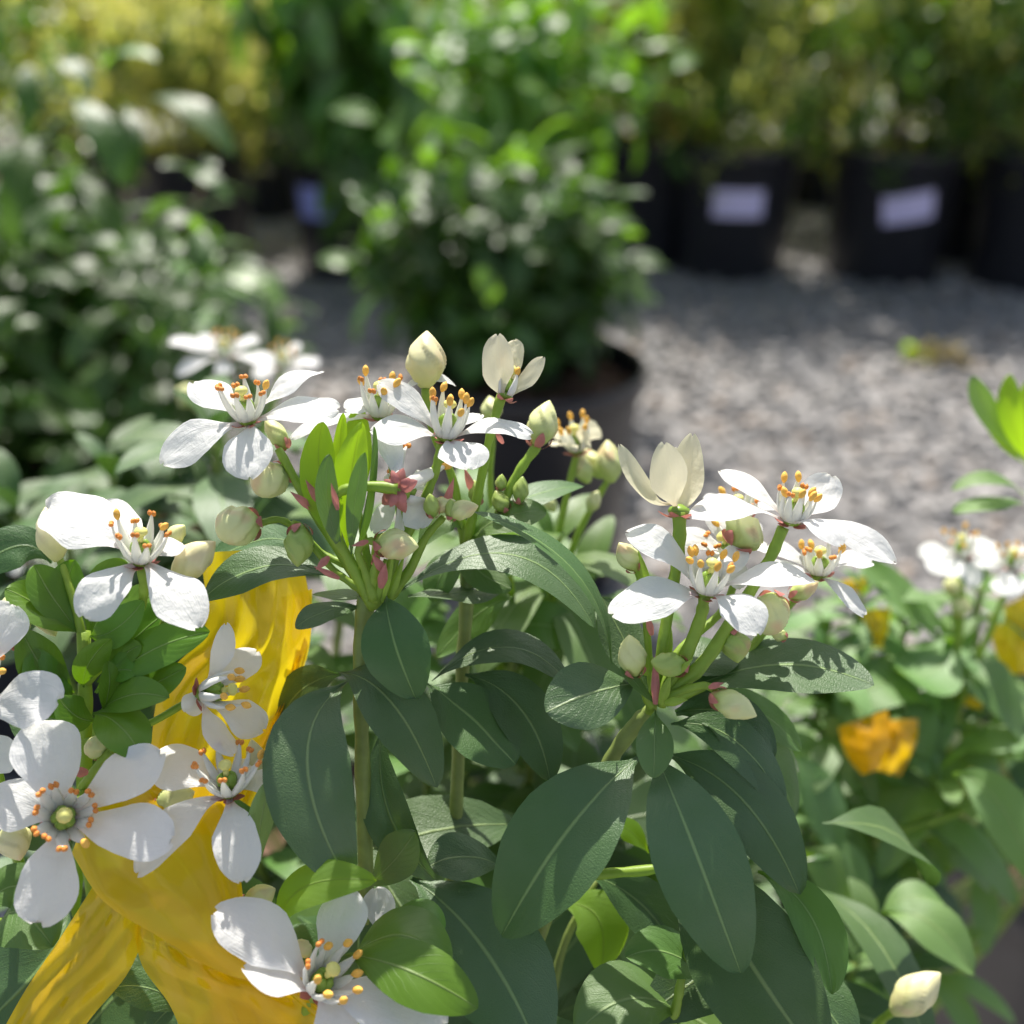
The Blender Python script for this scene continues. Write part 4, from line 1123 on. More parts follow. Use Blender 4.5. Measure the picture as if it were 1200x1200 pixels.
bud(A_, (746, 668, 202), (728, 640, 200), 28, 'bud')
bud(A_, (858, 640, 204), (884, 612, 204), 52, 'bud', label='round green bud flushed pink under a white petal')
bud(A_, (908, 698, 205), (898, 738, 200), 44, 'bud', closed=False, label='green cream bud opening towards the viewer')
bud(A_, (925, 700, 208), (955, 684, 208), 24, 'bud')
bud(A_, (860, 738, 200), (864, 772, 198), 36, 'budgreen')
bud(A_, (922, 748, 207), (905, 740, 207), 16, 'bud')
flower(A_, (796, 598, 201), (800, 560, 0), [
    (726, 520, 26, {'arch': -0.22, 'd': -1, 'roll': (35,), 'mt': 'cream', 'b': (786, 590, 0), 'cup': -0.3}), (779, 518, 50, {'arch': -0.14, 'd': -4, 'roll': 0, 'mt': 'cream', 'b': (792, 594, -1), 'cup': -0.4}),
    (812, 508, 44, {'arch': -0.3, 'd': 1, 'roll': (-15,), 'mt': 'cream', 'b': (802, 594, 0), 'cup': -0.4, 'twist': 0.1}), (795, 524, 40, {'arch': 0.1, 'd': 5, 'roll': 0, 'mt': 'cream', 'b': (798, 594, 1)})],
    nst=0, pistil=False, spread=0.1, sl=0.7, seed=21, size=1.15, label='cream flower half open like a cup')
flower(A_, (928, 608, 201), (938, 566, -3), [
    (843, 551, 30, {'arch': 0.06, 'd': 4, 'roll': 52}), (806, 604, 30, {'arch': 0.12, 'd': -2, 'roll': 60}), (974, 556, 50, {'arch': -0.15, 'd': 4, 'roll': 15, 'b': (942, 602, 0), 'prof': WIDE, 'twist': .1}),
    (986, 640, 28, {'arch': 0.2, 'd': -7, 'roll': 55, 'b': (925, 614, -1)}), (1050, 661, 40, {'arch': 0.12, 'd': -2, 'roll': 45, 'wave': 0.15})], nst=10, fresh=0.85, spread=0.24, seed=22, label='white flower with long petals, highest over the gravel')
flower(A_, (828, 692, 197), (838, 648, -3), [
    (733, 624, 44, {'arch': 0.14, 'd': 2, 'roll': 38}), (716, 722, 54, {'arch': 0.1, 'd': -3, 'roll': 35, 'prof': WIDE}), (888, 745, 52, {'arch': 0.2, 'd': -7, 'roll': 40}),
    (956, 682, 30, {'arch': 0.14, 'd': -1, 'roll': 60}), (872, 640, 34, {'arch': 0.02, 'd': 6, 'roll': 20})], nst=10, fresh=0.75, spread=0.34, seed=23, label='large white flower in the middle of the head')
flower(A_, (868, 604, 219), (864, 580, -2), [
    (824, 586, 20, {'arch': 0.2, 'd': 0, 'roll': 50}), (905, 592, 18, {'d': 3}), (890, 625, 20, {'d': -5, 'roll': 50})], nst=9, fresh=0.3, spread=0.5, seed=24)
flower(A_, (860, 650, 210), (842, 622, -2), [
    (794, 626, 30, {'arch': 0.1, 'd': 1, 'roll': 40}), (832, 600, 24, {'d': 6}), (900, 640, 24, {'d': 2}), (870, 690, 26, {'d': -6})], nst=9, fresh=0.2, spread=0.5, seed=25)
flower(A_, (960, 670, 214), (962, 638, -2), [
    (900, 640, 24, {'arch': 0.1, 'd': 2, 'roll': 50}), (1022, 660, 24, {'arch': 0.2, 'd': 1, 'roll': 55}), (1014, 722, 26, {'arch': 0.08, 'd': -4, 'roll': 45}), (896, 672, 22, {'arch': 0.1, 'd': -3, 'roll': 50})],
    nst=9, fresh=0.6, spread=0.4, seed=26, label='white flower tucked beneath the highest one, softly out of focus')

# ================================================================== flowering shrub on the left, tied with film
cL = Vector((-0.2, 0.16, 0))
L_ = Thing('flowering_shrub', 'white flowered shrub with short glossy bright green leaves, wrapped by the yellow film', 'shrub', cL, 'white flowered shrubs')
pot(L_, cL, 0.12, 0.25, seed=2)
def rootL(dx=0, dy=0): return (cL.x + dx, cL.y + dy, 0.215, 0)
stem(L_, [rootL(.03, .07), (60, 1250, 236), (92, 1000, 216), (100, 860, 205), (98, 740, 203)], [26, 22, 18, 17, 16], 'stem')
stem(L_, [rootL(.04, .07), (150, 1260, 240), (112, 1060, 218), (98, 930, 205), (112, 905, 200), (130, 880, 199)], [22, 20, 18, 16, 16, 12], 'stem')
stem(L_, [rootL(.06, .07), (300, 1280, 236), (290, 1120, 218), (275, 980, 205), (268, 935, 196)], [18, 16, 14, 11, 10], 'stemolive')
stem(L_, [(100, 760, 203), (85, 700, 202), (70, 655, 202)], [10, 9, 9])
stem(L_, [(102, 800, 203), (150, 740, 201), (168, 700, 198), (166, 665, 196)], [12, 11, 11, 11])
stem(L_, [(130, 835, 203), (180, 760, 203), (200, 700, 203), (204, 676, 203)], [10, 9, 9, 9])
stem(L_, [(100, 870, 203), (170, 850, 203), (215, 825, 201), (236, 812, 199)], [10, 9, 9, 9])
stem(L_, [rootL(.05, .07), (330, 1290, 216), (352, 1200, 202), (372, 1160, 190)], [18, 16, 13, 11])
stem(L_, [(60, 1250, 236), (20, 1000, 214), (-10, 870, 199), (-18, 800, 193)], [14, 12, 10, 10])
stem(L_, [(98, 930, 202), (85, 945, 196), (76, 960, 192)], [12, 11, 10])
GL = [((95, 742, 203), (50, 712, 199), (6, 690, 196), 38, 30), ((96, 745, 203), (62, 700, 200), (40, 662, 199), 38, (20,)), ((98, 742, 203), (78, 700, 202), (88, 656, 203), 40, (15,)),
      ((104, 746, 203), (134, 738, 198), (168, 704, 196), 46, 20), ((104, 745, 204), (150, 712, 206), (196, 690, 208), 40, 30), ((86, 812, 203), (52, 785, 199), (26, 738, 197), 42, 18), ((84, 822, 203), (58, 808, 199), (38, 760, 198), 40, (25,)),
      ((90, 828, 203), (70, 822, 199), (48, 790, 197), 30, 20), ((98, 806, 202), (104, 778, 197), (130, 748, 195), 30, (20,)), ((122, 790, 202), (144, 768, 198), (166, 756, 196), 30, 20),
      ((112, 812, 202), (170, 766, 196), (246, 740, 196), 50, 22), ((115, 800, 204), (165, 742, 203), (215, 706, 204), 46, 24), ((122, 838, 202), (170, 808, 197), (218, 782, 196), 44, 22), ((113, 838, 200), (150, 815, 194), (198, 818, 191), 36, 28), ((122, 792, 201), (142, 785, 197), (164, 788, 196), 26, 24),
      ((108, 836, 200), (140, 850, 193), (167, 890, 190), 44, 16), ((112, 845, 201), (88, 838, 197), (68, 816, 195), 30, 20), ((120, 835, 199), (128, 805, 196), (126, 775, 196), 18, (30,)),
      ((104, 750, 205), (120, 690, 206), (150, 660, 208), 44, 10), ((108, 900, 203), (130, 870, 202), (150, 850, 203), 30, 20)]
for b, m_, t_, w, r in GL:
    leaf(L_, b, m_, t_, w, 'gloss', r, 0.2, 0.15, 0.08)
leaf(L_, (330, 1098, 196), (352, 1042, 189), (441, 1032, 186), 42, 'bright', 30, 0.3, 0.3, label='bright leaf curling over a white petal')
leaf(L_, (405, 1118, 192), (480, 1138, 185), (560, 1182, 184), 62, 'gloss', 10, 0.1, 0.16, 0.07, label='wet looking glossy leaf with bright reflections')
leaf(L_, (410, 1122, 195), (470, 1096, 192), (526, 1132, 190), 46, 'gloss', 34, 0.1, 0.1)
leaf(L_, (440, 1106, 198), (485, 1080, 196), (520, 1092, 195), 34, 'gloss', 34)
leaf(L_, (306, 1010, 198), (306, 960, 193), (324, 908, 191), 30, 'pale', (25,), 0.12, 0.1, label='pale leaf underside beside a white petal')
leaf(L_, (250, 1010, 206), (280, 1060, 208), (330, 1100, 210), 60, 'mid', 12)
for b, m_, t_, w, mt in [((0, 1082, 206), (25, 1070, 203), (62, 1110, 201), 60, 'mid'), ((-20, 1075, 206), (10, 1040, 208), (60, 1050, 210), 50, 'mid'), ((80, 1070, 216), (50, 1130, 210), (-30, 1210, 206), 110, 'dark'),
                         ((240, 1060, 222), (170, 1130, 216), (70, 1240, 212), 110, 'dark'), ((225, 1190, 207), (180, 1160, 204), (132, 1158, 202), 36, 'dark'), ((230, 1195, 207), (205, 1180, 208), (170, 1215, 206), 40, 'dark'),
                         ((100, 1120, 220), (150, 1100, 218), (210, 1120, 216), 60, 'dark'), ((60, 660, 214), (20, 640, 212), (-40, 680, 210), 54, 'dark'), ((90, 700, 216), (40, 700, 214), (0, 760, 212), 60, 'dark'),
                         ((100, 880, 214), (60, 850, 210), (10, 830, 208), 60, 'dark'), ((110, 960, 214), (150, 920, 210), (200, 900, 210), 60, 'mid'), ((90, 1000, 210), (60, 960, 210), (10, 930, 208), 70, 'dark'),
                         ((150, 980, 216), (200, 1000, 214), (240, 1060, 212), 70, 'dark'), ((300, 1100, 214), (350, 1130, 212), (420, 1180, 214), 80, 'dark'), ((420, 1180, 208), (460, 1190, 204), (520, 1230, 202), 60, 'dark')]:
    leaf(L_, b, m_, t_, w, mt, 14)
stem(L_, [(-30, 1090, 206), (0, 1080, 206), (22, 1078, 205)], [10, 9, 6])
for b, t, w in [((104, 905, 198), (82, 905, 196), 14), ((84, 918, 197), (62, 925, 196), 12), ((206, 935, 200), (196, 960, 198), 22), ((112, 770, 202), (106, 755, 200), 9), ((92, 850, 200), (78, 862, 198), 9)]:
    bract(L_, b, t, w)
bud(L_, (68, 658, 202), (55, 602, 201), 38, 'budcream', label='cream bud behind the white flower')
bud(L_, (203, 676, 202), (246, 640, 200), 40, 'budcream', label='cream bud beside the white flower')
bud(L_, (197, 636, 203), (214, 618, 202), 22, 'bud')
bud(L_, (18, 760, 200), (10, 705, 199), 44, 'bud'); bud(L_, (40, 700, 208), (62, 740, 206), 30, 'bud')
bud(L_, (122, 885, 201), (106, 868, 199), 28, 'bud', closed=False); bud(L_, (182, 945, 202), (222, 930, 199), 34, 'bud')
bud(L_, (286, 1062, 200), (318, 1044, 198), 30, 'bud'); bud(L_, (306, 915, 201), (296, 872, 201), 26, 'budcream'); bud(L_, (10, 965, 200), (22, 1003, 198), 40, 'budcream')
bud(L_, (362, 1120, 198), (350, 1104, 196), 20, 'budcream')
flower(L_, (165, 655, 196), (165, 612, -3), [
    (52, 597, 66, {'arch': 0.12, 'd': -1, 'roll': 40, 'prof': WIDE, 'wave': 0.15}), (118, 590, 50, {'arch': 0.05, 'd': 8, 'roll': 25, 'prof': WIDE}), (98, 725, 64, {'arch': 0.12, 'd': -8, 'roll': 22, 'prof': WIDE, 'wave': 0.18}),
    (232, 738, 56, {'arch': 0.12, 'd': -8, 'roll': 22, 'wave': 0.15}), (216, 638, 30, {'arch': 0.1, 'd': 4, 'roll': 50})], nst=10, fresh=0.15, spread=0.45, seed=31, label='white flower above the glossy green leaves')
flower(L_, (240, 812, 199), (284, 806, -2), [
    (264, 730, 30, {'arch': 0.12, 'd': 1, 'roll': (20,), 'twist': 0.9}), (218, 836, 34, {'arch': 0.1, 'd': 0, 'roll': 0, 'b': (236, 806, 0), 'prof': WIDE}), (302, 762, 44, {'arch': 0.05, 'd': 5, 'roll': 10}),
    (310, 856, 46, {'arch': 0.05, 'd': 2, 'roll': 12, 'b': (246, 822, 0)}), (276, 884, 26, {'arch': -0.12, 'd': -2, 'roll': (30,), 'b': (240, 824, 0)})], nst=7, fresh=1.0, spread=0.25, seed=32, label='shaded flower facing sideways in front of the yellow film')
flower(L_, (74, 960, 191), (76, 954, -6), [
    (46, 844, 76, {'arch': 0.1, 'd': 1, 'roll': 10, 'prof': WIDE}), (190, 880, 66, {'arch': 0.1, 'd': -1, 'roll': 10}), (204, 984, 66, {'arch': 0.12, 'd': -3, 'roll': 10, 'prof': WIDE}),
    (44, 1084, 82, {'arch': 0.12, 'd': -6, 'roll': 12, 'prof': WIDE, 'notch': 0.12}), (-14, 935, 62, {'arch': 0.1, 'd': -1, 'roll': 10, 'prof': WIDE})], nst=11, fresh=0.1, spread=0.5, seed=33, size=1.15, label='largest white flower, facing straight out')
flower(L_, (268, 926, 195), (262, 886, -3), [
    (176, 892, 52, {'arch': 0.1, 'd': 1, 'roll': 28}), (160, 1025, 52, {'arch': 0.16, 'd': -6, 'roll': 20}), (284, 1035, 66, {'arch': 0.14, 'd': -8, 'roll': 14}),
    (330, 915, 30, {'arch': 0.1, 'd': 2, 'roll': 30}), (296, 890, 30, {'d': 6})], nst=11, fresh=0.1, spread=0.7, sl=1.05, seed=34, label='white flower lying on the yellow film')
flower(L_, (372, 1155, 189), (398, 1128, -5), [
    (250, 1068, 66, {'arch': 0.14, 'd': -2, 'roll': 14}), (412, 1042, 66, {'arch': 0.05, 'd': 5, 'roll': 8}), (284, 1134, 30, {'arch': 0.1, 'd': -5, 'roll': 45, 'b': (366, 1164, -1)}),
    (520, 1206, 72, {'arch': 0.1, 'd': -1, 'roll': 20, 'prof': WIDE}), (400, 1235, 50, {'arch': 0.1, 'd': -6, 'roll': 20})], nst=10, fresh=0.7, spread=0.35, seed=35, size=1.1, label='lowest white flower, half under a glossy leaf')
flower(L_, (450, 1110, 204), (455, 1095, 4), [(440, 1040, 42, {'roll': 5, 'd': 2})], nst=0, sepals=False, pistil=False)
flower(L_, (-28, 800, 193), (-20, 770, -3), [
    (70, 822, 74, {'arch': 0.1, 'd': -4, 'roll': 14, 'prof': WIDE, 'wave': 0.2, 'b': (-24, 835, 0)}), (16, 708, 66, {'arch': 0.1, 'd': 2, 'roll': 12, 'prof': WIDE, 'b': (-26, 790, 0)})], nst=6, seed=36, label='white flower reaching in from the edge')
flower(L_, (-40, 905, 197), (-38, 880, -3), [(20, 880, 52, {'d': -1, 'roll': 10, 'prof': WIDE})], nst=0)

# ================================================================== yellow film ribbons
def strip(th, Lp, Rp, mt='film', nu=44, nv=30, bulge=0.004, seed=0, name='ribbon', crease=0.0012, label=None):
    rng = random.Random(seed)
    A = catmull([list(P(*p)) for p in Lp], nu); B = catmull([list(P(*p)) for p in Rp], nu)
    V, UV = [], []
    ph = [rng.uniform(0, 6.28) for _ in range(4)]
    for i in range(nu + 1):
        for j in range(nv + 1):
            v = j / nv; u = i / nu
            p = Vector(A[i] * (1 - v) + B[i] * v)
            q = (CAM - p).normalized()
            h = bulge * math.sin(math.pi * v) * (0.6 + 0.4 * math.sin(3 * u + ph[0]))
            k1 = (3.1 * v + 1.3 * u + ph[3] / 6) % 1.0; k2 = (2.3 * u - 1.7 * v + ph[2] / 6) % 1.0
            h += 0.0030 * min(k1, 1 - k1) + 0.0022 * min(k2, 1 - k2)
            h += crease * 0.5 * math.sin(5 * v + 2.5 * u + ph[1])
            V.append(p + q * h); UV.append((u, v))
    return th.part(name, mesh(name, V, grid_faces(nu, nv), M[mt], UV), label=label)
Y_ = Thing('plastic_ribbon', 'translucent yellow plastic film ribbon tied round the flowering stems', 'ribbon', P(170, 1050, 200), 'yellow film ribbons')
strip(Y_, [(236, 648, 212), (238, 740, 212), (190, 800, 213), (172, 900, 212), (150, 960, 210)], [(352, 640, 216), (364, 742, 217), (330, 820, 216), (300, 890, 214), (250, 980, 212)], bulge=0.005, seed=1, name='ribbon_band', crease=0.0009)
strip(Y_, [(330, 700, 217), (335, 800, 218), (300, 880, 217), (270, 930, 214)], [(366, 690, 219), (362, 760, 220), (330, 850, 219), (300, 950, 217)], seed=6, name='ribbon_band', crease=0.0005)
strip(Y_, [(84, 1000, 203), (120, 1055, 198), (190, 1100, 195), (260, 1140, 194), (330, 1160, 196), (420, 1250, 198)], [(130, 880, 210), (200, 880, 207), (262, 930, 203), (282, 1030, 199), (296, 1100, 197), (420, 1170, 199)], bulge=0.004, seed=2, name='ribbon_band', crease=0.0006, label='wide band crossing under the white flowers')
strip(Y_, [(108, 1040, 204), (70, 1100, 201), (30, 1160, 199), (-30, 1270, 197)], [(176, 1080, 203), (150, 1140, 201), (105, 1195, 199), (40, 1290, 197)], bulge=0.004, seed=3, name='ribbon_tail', crease=0.0006)
strip(Y_, [(156, 1082, 203), (166, 1130, 201), (200, 1180, 200), (230, 1260, 199)], [(235, 1110, 202), (290, 1140, 200), (345, 1170, 199), (420, 1260, 199)], bulge=0.005, seed=4, name='ribbon_tail', crease=0.0009)
strip(Y_, [(222, 1100, 204), (240, 1150, 203), (262, 1200, 202), (270, 1260, 202)], [(330, 1130, 204), (360, 1160, 203), (390, 1200, 203), (400, 1260, 203)], bulge=0.003, seed=5, name='ribbon_tail', crease=0.0005)

# ================================================================== shrub close behind (softly blurred)
cC = Vector((-0.10, 0.47, 0))
C_ = Thing('flowering_shrub', 'white flowered shrub close behind the sharp one, its flowers and buds softly blurred', 'shrub', cC, 'white flowered shrubs')
sC = pot(C_, cC, 0.14, 0.26, seed=3)
rng = random.Random(77)
flower(C_, (264, 418, 400), (262, 392, -5), [(198, 400, 20, {'d': 2}), (206, 438, 22, {'d': -3}), (236, 392, 16, {'d': 8}), (302, 396, 20, {'d': 6}), (322, 425, 22, {'d': 0}), (262, 440, 24, {'d': -8})], nst=9, fresh=0.8, seed=41, label='blurred white flower above the nearer one')
flower(C_, (332, 430, 420), (332, 406, -5), [(375, 425, 20, {'d': 2}), (296, 440, 22, {'d': -3}), (350, 402, 16, {'d': 8}), (350, 446, 20, {'d': -6})], nst=9, fresh=0.8, seed=42)
flower(C_, (38, 655, 350), (38, 630, -4), [(-5, 645, 20, {'d': 2}), (10, 672, 22, {'d': -3}), (75, 650, 20, {'d': 6}), (60, 675, 22, {'d': -4})], nst=9, fresh=1, seed=43)
flower(C_, (676, 525, 248), (672, 494, -3), [(650, 505, 20, {'d': 2, 'mt': 'cream'}), (700, 498, 34, {'d': 3, 'mt': 'cream', 'roll': 10}), (655, 522, 20, {'d': -6, 'mt': 'cream'}), (690, 512, 30, {'d': -6, 'mt': 'cream', 'roll': 10})], nst=7, fresh=0.9, seed=44)
for b, t, w in [((716, 566, 252), (712, 522, 252), 34), ((690, 566, 250), (676, 536, 250), 24), ((706, 560, 256), (688, 530, 256), 26), ((578, 496, 236), (574, 468, 236), 26), ((232, 470, 395), (209, 458, 393), 30), ((246, 480, 395), (228, 470, 395), 22), ((650, 600, 244), (640, 580, 244), 16), ((690, 600, 250), (700, 578, 250), 18)]:
    bud(C_, b, t, w, 'bud', sep=0)
rc = Vector((cC.x, cC.y, 0.225))
for pts in [[(676, 530, 248), (660, 600, 250), (640, 700, 262)], [(714, 560, 252), (680, 620, 256), (650, 700, 262)], [(264, 420, 400), (262, 500, 400), (250, 620, 400)], [(332, 432, 420), (300, 540, 410), (262, 640, 400)], [(40, 655, 350), (60, 740, 350), (110, 860, 350)], [(578, 494, 236), (575, 580, 240), (600, 700, 255)]]:
    stem(C_, pts + [tuple(rc) + (0,)], [8, 8, 9, 10], 'stem')
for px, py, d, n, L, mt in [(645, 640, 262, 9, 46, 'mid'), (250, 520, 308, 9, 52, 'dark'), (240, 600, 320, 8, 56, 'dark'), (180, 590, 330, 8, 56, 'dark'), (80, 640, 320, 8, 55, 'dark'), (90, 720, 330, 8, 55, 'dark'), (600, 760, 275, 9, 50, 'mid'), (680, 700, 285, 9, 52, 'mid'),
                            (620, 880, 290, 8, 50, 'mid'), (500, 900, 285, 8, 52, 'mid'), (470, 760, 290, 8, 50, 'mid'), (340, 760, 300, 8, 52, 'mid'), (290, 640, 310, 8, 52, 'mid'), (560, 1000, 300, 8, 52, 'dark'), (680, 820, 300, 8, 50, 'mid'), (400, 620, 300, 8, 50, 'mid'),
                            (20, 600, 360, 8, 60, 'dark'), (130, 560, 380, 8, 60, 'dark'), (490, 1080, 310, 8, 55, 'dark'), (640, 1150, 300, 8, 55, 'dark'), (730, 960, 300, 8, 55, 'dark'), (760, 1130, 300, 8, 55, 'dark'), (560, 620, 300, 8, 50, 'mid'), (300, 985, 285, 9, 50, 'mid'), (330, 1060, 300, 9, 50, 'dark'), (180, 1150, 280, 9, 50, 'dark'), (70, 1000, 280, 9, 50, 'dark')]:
    whorl(C_, P(px, py, d), n + 1, L * 0.78, mt, seed=px + py, root=rc, elev=0.1)
for i in range(30):
    px = 330 + (i * 137) % 640; py = 800 + (i * 89) % 460; d = rng.uniform(340, 430)
    whorl(C_, P(px, py, d), 10, 42, 'dark', seed=900 + i, root=None, elev=rng.uniform(-.2, .3))
leaf(C_, (640, 700, 255), (600, 650, 250), (548, 700, 252), 44, 'mid', 40)
leaf(C_, (715, 790, 262), (650, 735, 256), (575, 748, 256), 50, 'mid', 35)

# inner leaves low in the middle plant, deep in shade
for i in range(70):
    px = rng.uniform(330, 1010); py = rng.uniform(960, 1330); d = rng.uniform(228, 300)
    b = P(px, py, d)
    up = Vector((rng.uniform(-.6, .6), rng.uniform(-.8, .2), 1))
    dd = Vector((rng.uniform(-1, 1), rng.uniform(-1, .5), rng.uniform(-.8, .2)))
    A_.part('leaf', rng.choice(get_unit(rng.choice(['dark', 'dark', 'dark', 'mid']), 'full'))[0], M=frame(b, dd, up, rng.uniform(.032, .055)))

# ================================================================== shrub on the right in a grey-black pot
cD = Vector((0.418, 0.545, 0))
D_ = Thing('flowering_shrub', 'blurred white flowered shrub in the wide pot, orange film knots among its leaves', 'shrub', cD, 'white flowered shrubs')
sD = pot(D_, cD, 0.158, 0.27, 'potgrey', bark=60, seed=6, drop=0.075)
rD = Vector((cD.x - 0.05, cD.y + 0.02, 0.2))
flower(D_, (1128, 650, 318), (1126, 622, -4), [(1076, 648, 22, {'d': 3, 'roll': 50}), (1098, 674, 34, {'d': -6, 'roll': 35}), (1142, 688, 38, {'d': -8, 'roll': 35}), (1176, 648, 28, {'d': 0, 'roll': 45}), (1150, 630, 26, {'d': 8, 'roll': 30})], nst=7, fresh=0.8, spread=0.3, seed=51, label='blurred white flower over the gravel')
flower(D_, (1188, 664, 312), (1188, 640, -4), [(1140, 655, 30, {'d': 3, 'roll': 40}), (1235, 660, 24, {'d': 3}), (1180, 700, 34, {'d': -8}), (1205, 640, 20, {'d': 8})], nst=7, fresh=0.8, spread=0.3, seed=52)
for b, t, w in [((1114, 698, 335), (1118, 678, 333), 22), ((1122, 722, 335), (1130, 702, 333), 24), ((1100, 872, 345), (1094, 850, 343), 24), ((1110, 880, 345), (1120, 858, 343), 22), ((1080, 866, 350), (1090, 850, 350), 18), ((1040, 950, 360), (1032, 925, 358), 22)]:
    bud(D_, b, t, w, 'bud', sep=0)
stem(D_, [tuple(rD) + (0,), (990, 1280, 262), (1025, 1205, 244), (1050, 1182, 232)], [14, 12, 10, 9])
bud(D_, (1045, 1187, 231), (1095, 1146, 230), 44, 'budcream', label='single plump cream bud on a stalk by the pot')
for pts in [[(1128, 655, 330), (1125, 740, 338), (1110, 840, 348)], [(1188, 668, 325), (1160, 740, 336), (1115, 850, 350)], [(1118, 700, 335), (1120, 760, 340), (1108, 850, 348)], [(1204, 530, 300), (1216, 640, 330), (1216, 760, 370)]]:
    stem(D_, pts + [tuple(rD) + (0,)], [7, 8, 9, 10], 'stem')
stem(D_, [(1025, 978, 330), (1065, 970, 330), (1130, 950, 335), (1200, 930, 340)], [16, 11, 8, 6], 'stem')
DL = [((1117, 908, 296), (1170, 940, 288), (1212, 1036, 284), 66, 'mid', 10), ((1034, 1072, 284), (1085, 1078, 276), (1142, 1142, 272), 54, 'mid', 20), ((1034, 1070, 284), (1065, 1052, 282), (1106, 1058, 282), 26, 'mid', 40), ((1030, 1075, 284), (1036, 1100, 280), (1046, 1124, 279), 34, 'mid', 10),
      ((1120, 760, 340), (1086, 790, 332), (1045, 780, 330), 50, 'mid', 20), ((1110, 740, 345), (1060, 700, 340), (1010, 660, 340), 50, 'mid', 30), ((1110, 850, 340), (1040, 800, 332), (985, 850, 330), 46, 'mid', 24), ((1080, 770, 344), (1050, 800, 340), (1020, 770, 338), 60, 'mid', 10), ((1106, 800, 340), (1080, 840, 334), (1088, 890, 333), 44, 'mid', 10),
      ((1110, 800, 342), (1150, 790, 336), (1200, 870, 333), 60, 'mid', 14), ((1116, 880, 340), (1160, 868, 334), (1215, 872, 332), 26, 'mid', 40), ((1116, 884, 340), (1150, 890, 336), (1168, 912, 334), 26, 'mid', 30), ((1100, 930, 340), (1070, 925, 334), (1048, 968, 330), 50, 'mid', 14),
      ((975, 1060, 300), (960, 1000, 296), (1000, 1100, 294), 50, 'mid', 12), ((960, 1040, 300), (1000, 1055, 296), (1002, 1110, 294), 56, 'mid', 14), ((990, 960, 330), (960, 900, 330), (918, 860, 330), 48, 'mid', 25), ((1000, 980, 330), (960, 930, 324), (940, 880, 322), 40, 'mid', 25),
      ((1080, 960, 335), (1140, 990, 330), (1190, 1060, 330), 44, 'mid', 20), ((1010, 960, 340), (1000, 1000, 335), (1020, 1050, 330), 40, 'mid', 14), ((950, 980, 320), (990, 1010, 316), (1010, 1060, 314), 50, 'mid', 14), ((1204, 540, 300), (1160, 486, 298), (1140, 440, 297), 30, 'mid', (10,)),
      ((1208, 545, 298), (1186, 490, 295), (1184, 438, 295), 30, 'bright', (5,)), ((1212, 545, 300), (1206, 490, 300), (1212, 440, 300), 36, 'bright', (10,)), ((1204, 545, 300), (1170, 510, 302), (1152, 462, 303), 18, 'bright', (20,)), ((1200, 580, 305), (1160, 560, 300), (1116, 575, 300), 18, 'mid', 50), ((1200, 590, 300), (1160, 590, 296), (1116, 600, 296), 20, 'mid', 50),
      ((960, 840, 330), (990, 870, 330), (1000, 930, 330), 50, 'mid', 10), ((930, 880, 320), (960, 930, 318), (980, 1000, 316), 56, 'mid', 12), ((1060, 1000, 330), (1030, 1040, 326), (1020, 1090, 324), 40, 'dark', 12)]
for b, m_, t_, w, mt, r in DL:
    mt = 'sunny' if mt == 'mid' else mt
    leaf(D_, b, m_, t_, w * 0.9, mt, 'sky' if isinstance(r, int) and r >= 14 and abs(t_[0] - b[0]) > abs(t_[1] - b[1]) else r, 0.18, 0.1, nu=14, nv=6)
for px, py, d, n, L, mt in [(1110, 760, 348, 8, 46, 'mid'), (1108, 850, 350, 8, 44, 'mid'), (1030, 960, 350, 8, 44, 'mid'), (960, 960, 340, 8, 42, 'mid'), (1190, 760, 370, 8, 50, 'mid'), (1170, 820, 380, 8, 48, 'dark'), (1060, 990, 390, 8, 50, 'dark'), (990, 1080, 340, 8, 44, 'mid'),
                            (1010, 1180, 330, 8, 44, 'dark'), (930, 1040, 340, 8, 44, 'dark'), (1050, 1130, 330, 6, 40, 'dark'), (900, 900, 350, 7, 44, 'mid'),
                            (1010, 700, 345, 8, 38, 'mid'), (1150, 690, 350, 8, 36, 'mid'), (1060, 740, 352, 8, 38, 'mid'), (1150, 980, 400, 9, 46, 'mid'), (960, 820, 350, 8, 40, 'mid'), (1085, 1120, 380, 9, 46, 'mid'), (1150, 880, 360, 8, 40, 'mid'), (1000, 1130, 310, 8, 38, 'mid')]:
    whorl(D_, P(px, py, d), n + 2, L * 0.7, 'sunny' if mt == 'mid' else mt, seed=px * 3 + py, root=rD, elev=0.1, ratio=0.3)

for i in range(26):
    px = 925 + (i * 61) % 270; py = 740 + (i * 97) % 450
    if px > 1090 and py > 930: continue
    whorl(D_, P(px, py, rng.uniform(330, 430)), 9, rng.uniform(26, 34), rng.choice(['sunny', 'sunny', 'mid']), seed=500 + i, root=rD, elev=0.15, ratio=0.32)

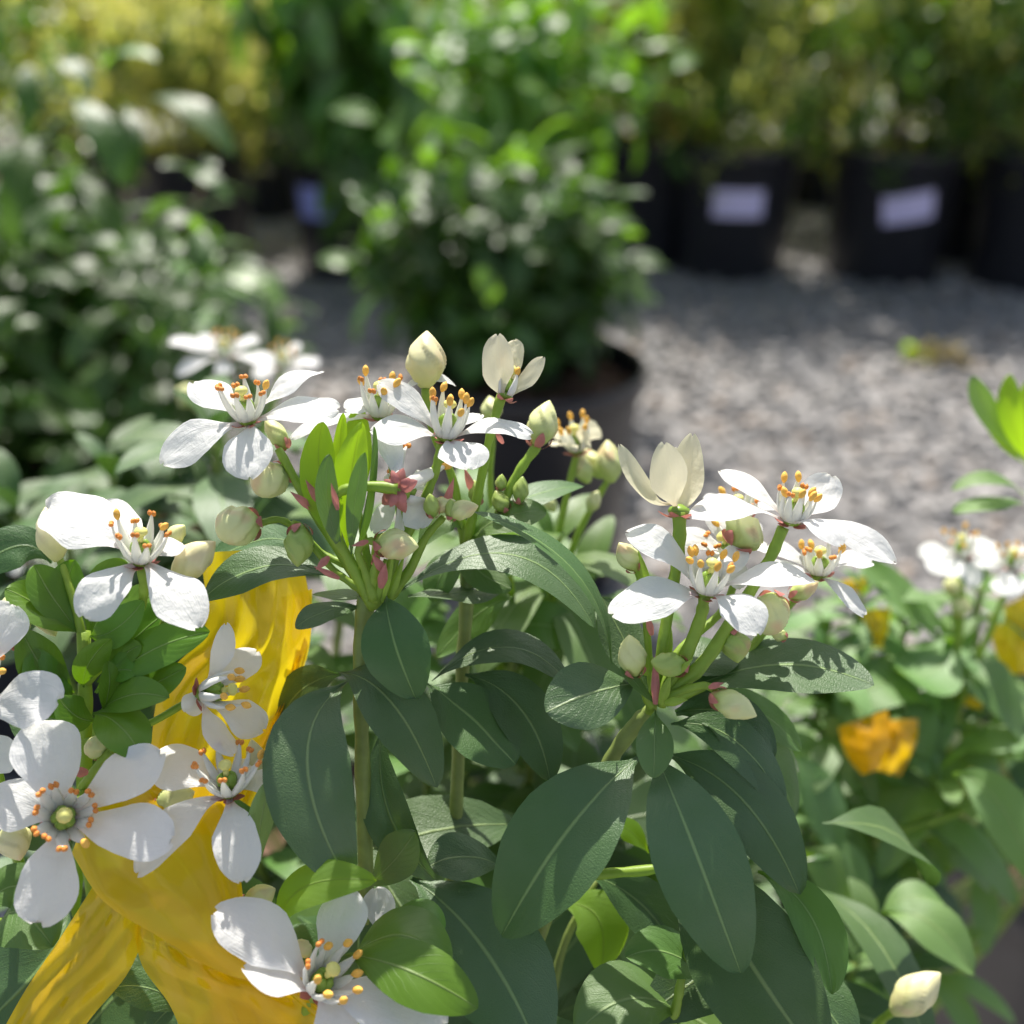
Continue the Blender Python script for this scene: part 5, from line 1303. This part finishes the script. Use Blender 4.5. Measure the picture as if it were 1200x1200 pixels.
def knot(name, label, parts, group='yellow film ribbons', mt='filmor'):
    px = parts[0][0][0]
    t = Thing(name, label, 'ribbon', P(*px), group)
    for i, (Lp, Rp) in enumerate(parts):
        strip(t, Lp, Rp, mt, 14, 8, 0.006, 20 + i, 'ribbon_loop', 0.0008)
knot('plastic_ribbon', 'small orange film knot glowing among the blurred leaves', [([(982, 852, 322), (992, 885, 320), (1010, 908, 322)], [(1040, 832, 321), (1044, 865, 318), (1038, 900, 321)]), ([(1026, 845, 326), (1028, 870, 324), (1030, 904, 324)], [(1076, 842, 326), (1074, 870, 324), (1055, 910, 325)])])
knot('plastic_ribbon', 'yellow film end standing between the white flower and the blurred leaves', [([(1008, 715, 345), (1012, 735, 345), (1020, 758, 345)], [(1044, 712, 345), (1042, 735, 345), (1036, 760, 345)])], mt='film')
knot('plastic_ribbon', 'tiny yellow film scrap under the tip of a white petal', [([(985, 680, 350), (988, 690, 350)], [(1020, 676, 350), (1016, 696, 350)])], mt='film')
knot('plastic_ribbon', 'amber film loop hanging below the second blurred flower', [([(1160, 720, 350), (1165, 760, 350), (1180, 790, 350)], [(1215, 690, 352), (1220, 740, 350), (1215, 790, 350)])], mt='film')
knot('plastic_ribbon', 'thin yellow film strip lying across the blurred leaf', [([(1112, 822, 350), (1150, 832, 350)], [(1115, 812, 350), (1156, 816, 350)])], mt='film')

# blue scrap, weed on the gravel
gw = ground(1085, 425)
Wd = Thing('weed', 'small green weed with dry brown leaves growing in the gravel', 'weed', gw)
rng = random.Random(3)
for i in range(40):
    a = rng.random() * 6.28; e = rng.uniform(0.1, 1.0)
    d = Vector((math.cos(a) * math.cos(e), math.sin(a) * math.cos(e), math.sin(e)))
    off = Vector((rng.uniform(-.02, .06), rng.uniform(-.02, .02), 0.004))
    if i < 8: off.x = rng.uniform(-.05, -.02)
    Wd.part('leaf', rng.choice(get_unit('bright' if i < 8 else 'bgbrown', 'lite'))[0], M=frame(gw + off, d, Vector((0, 0, 1)), rng.uniform(.03, .06)))
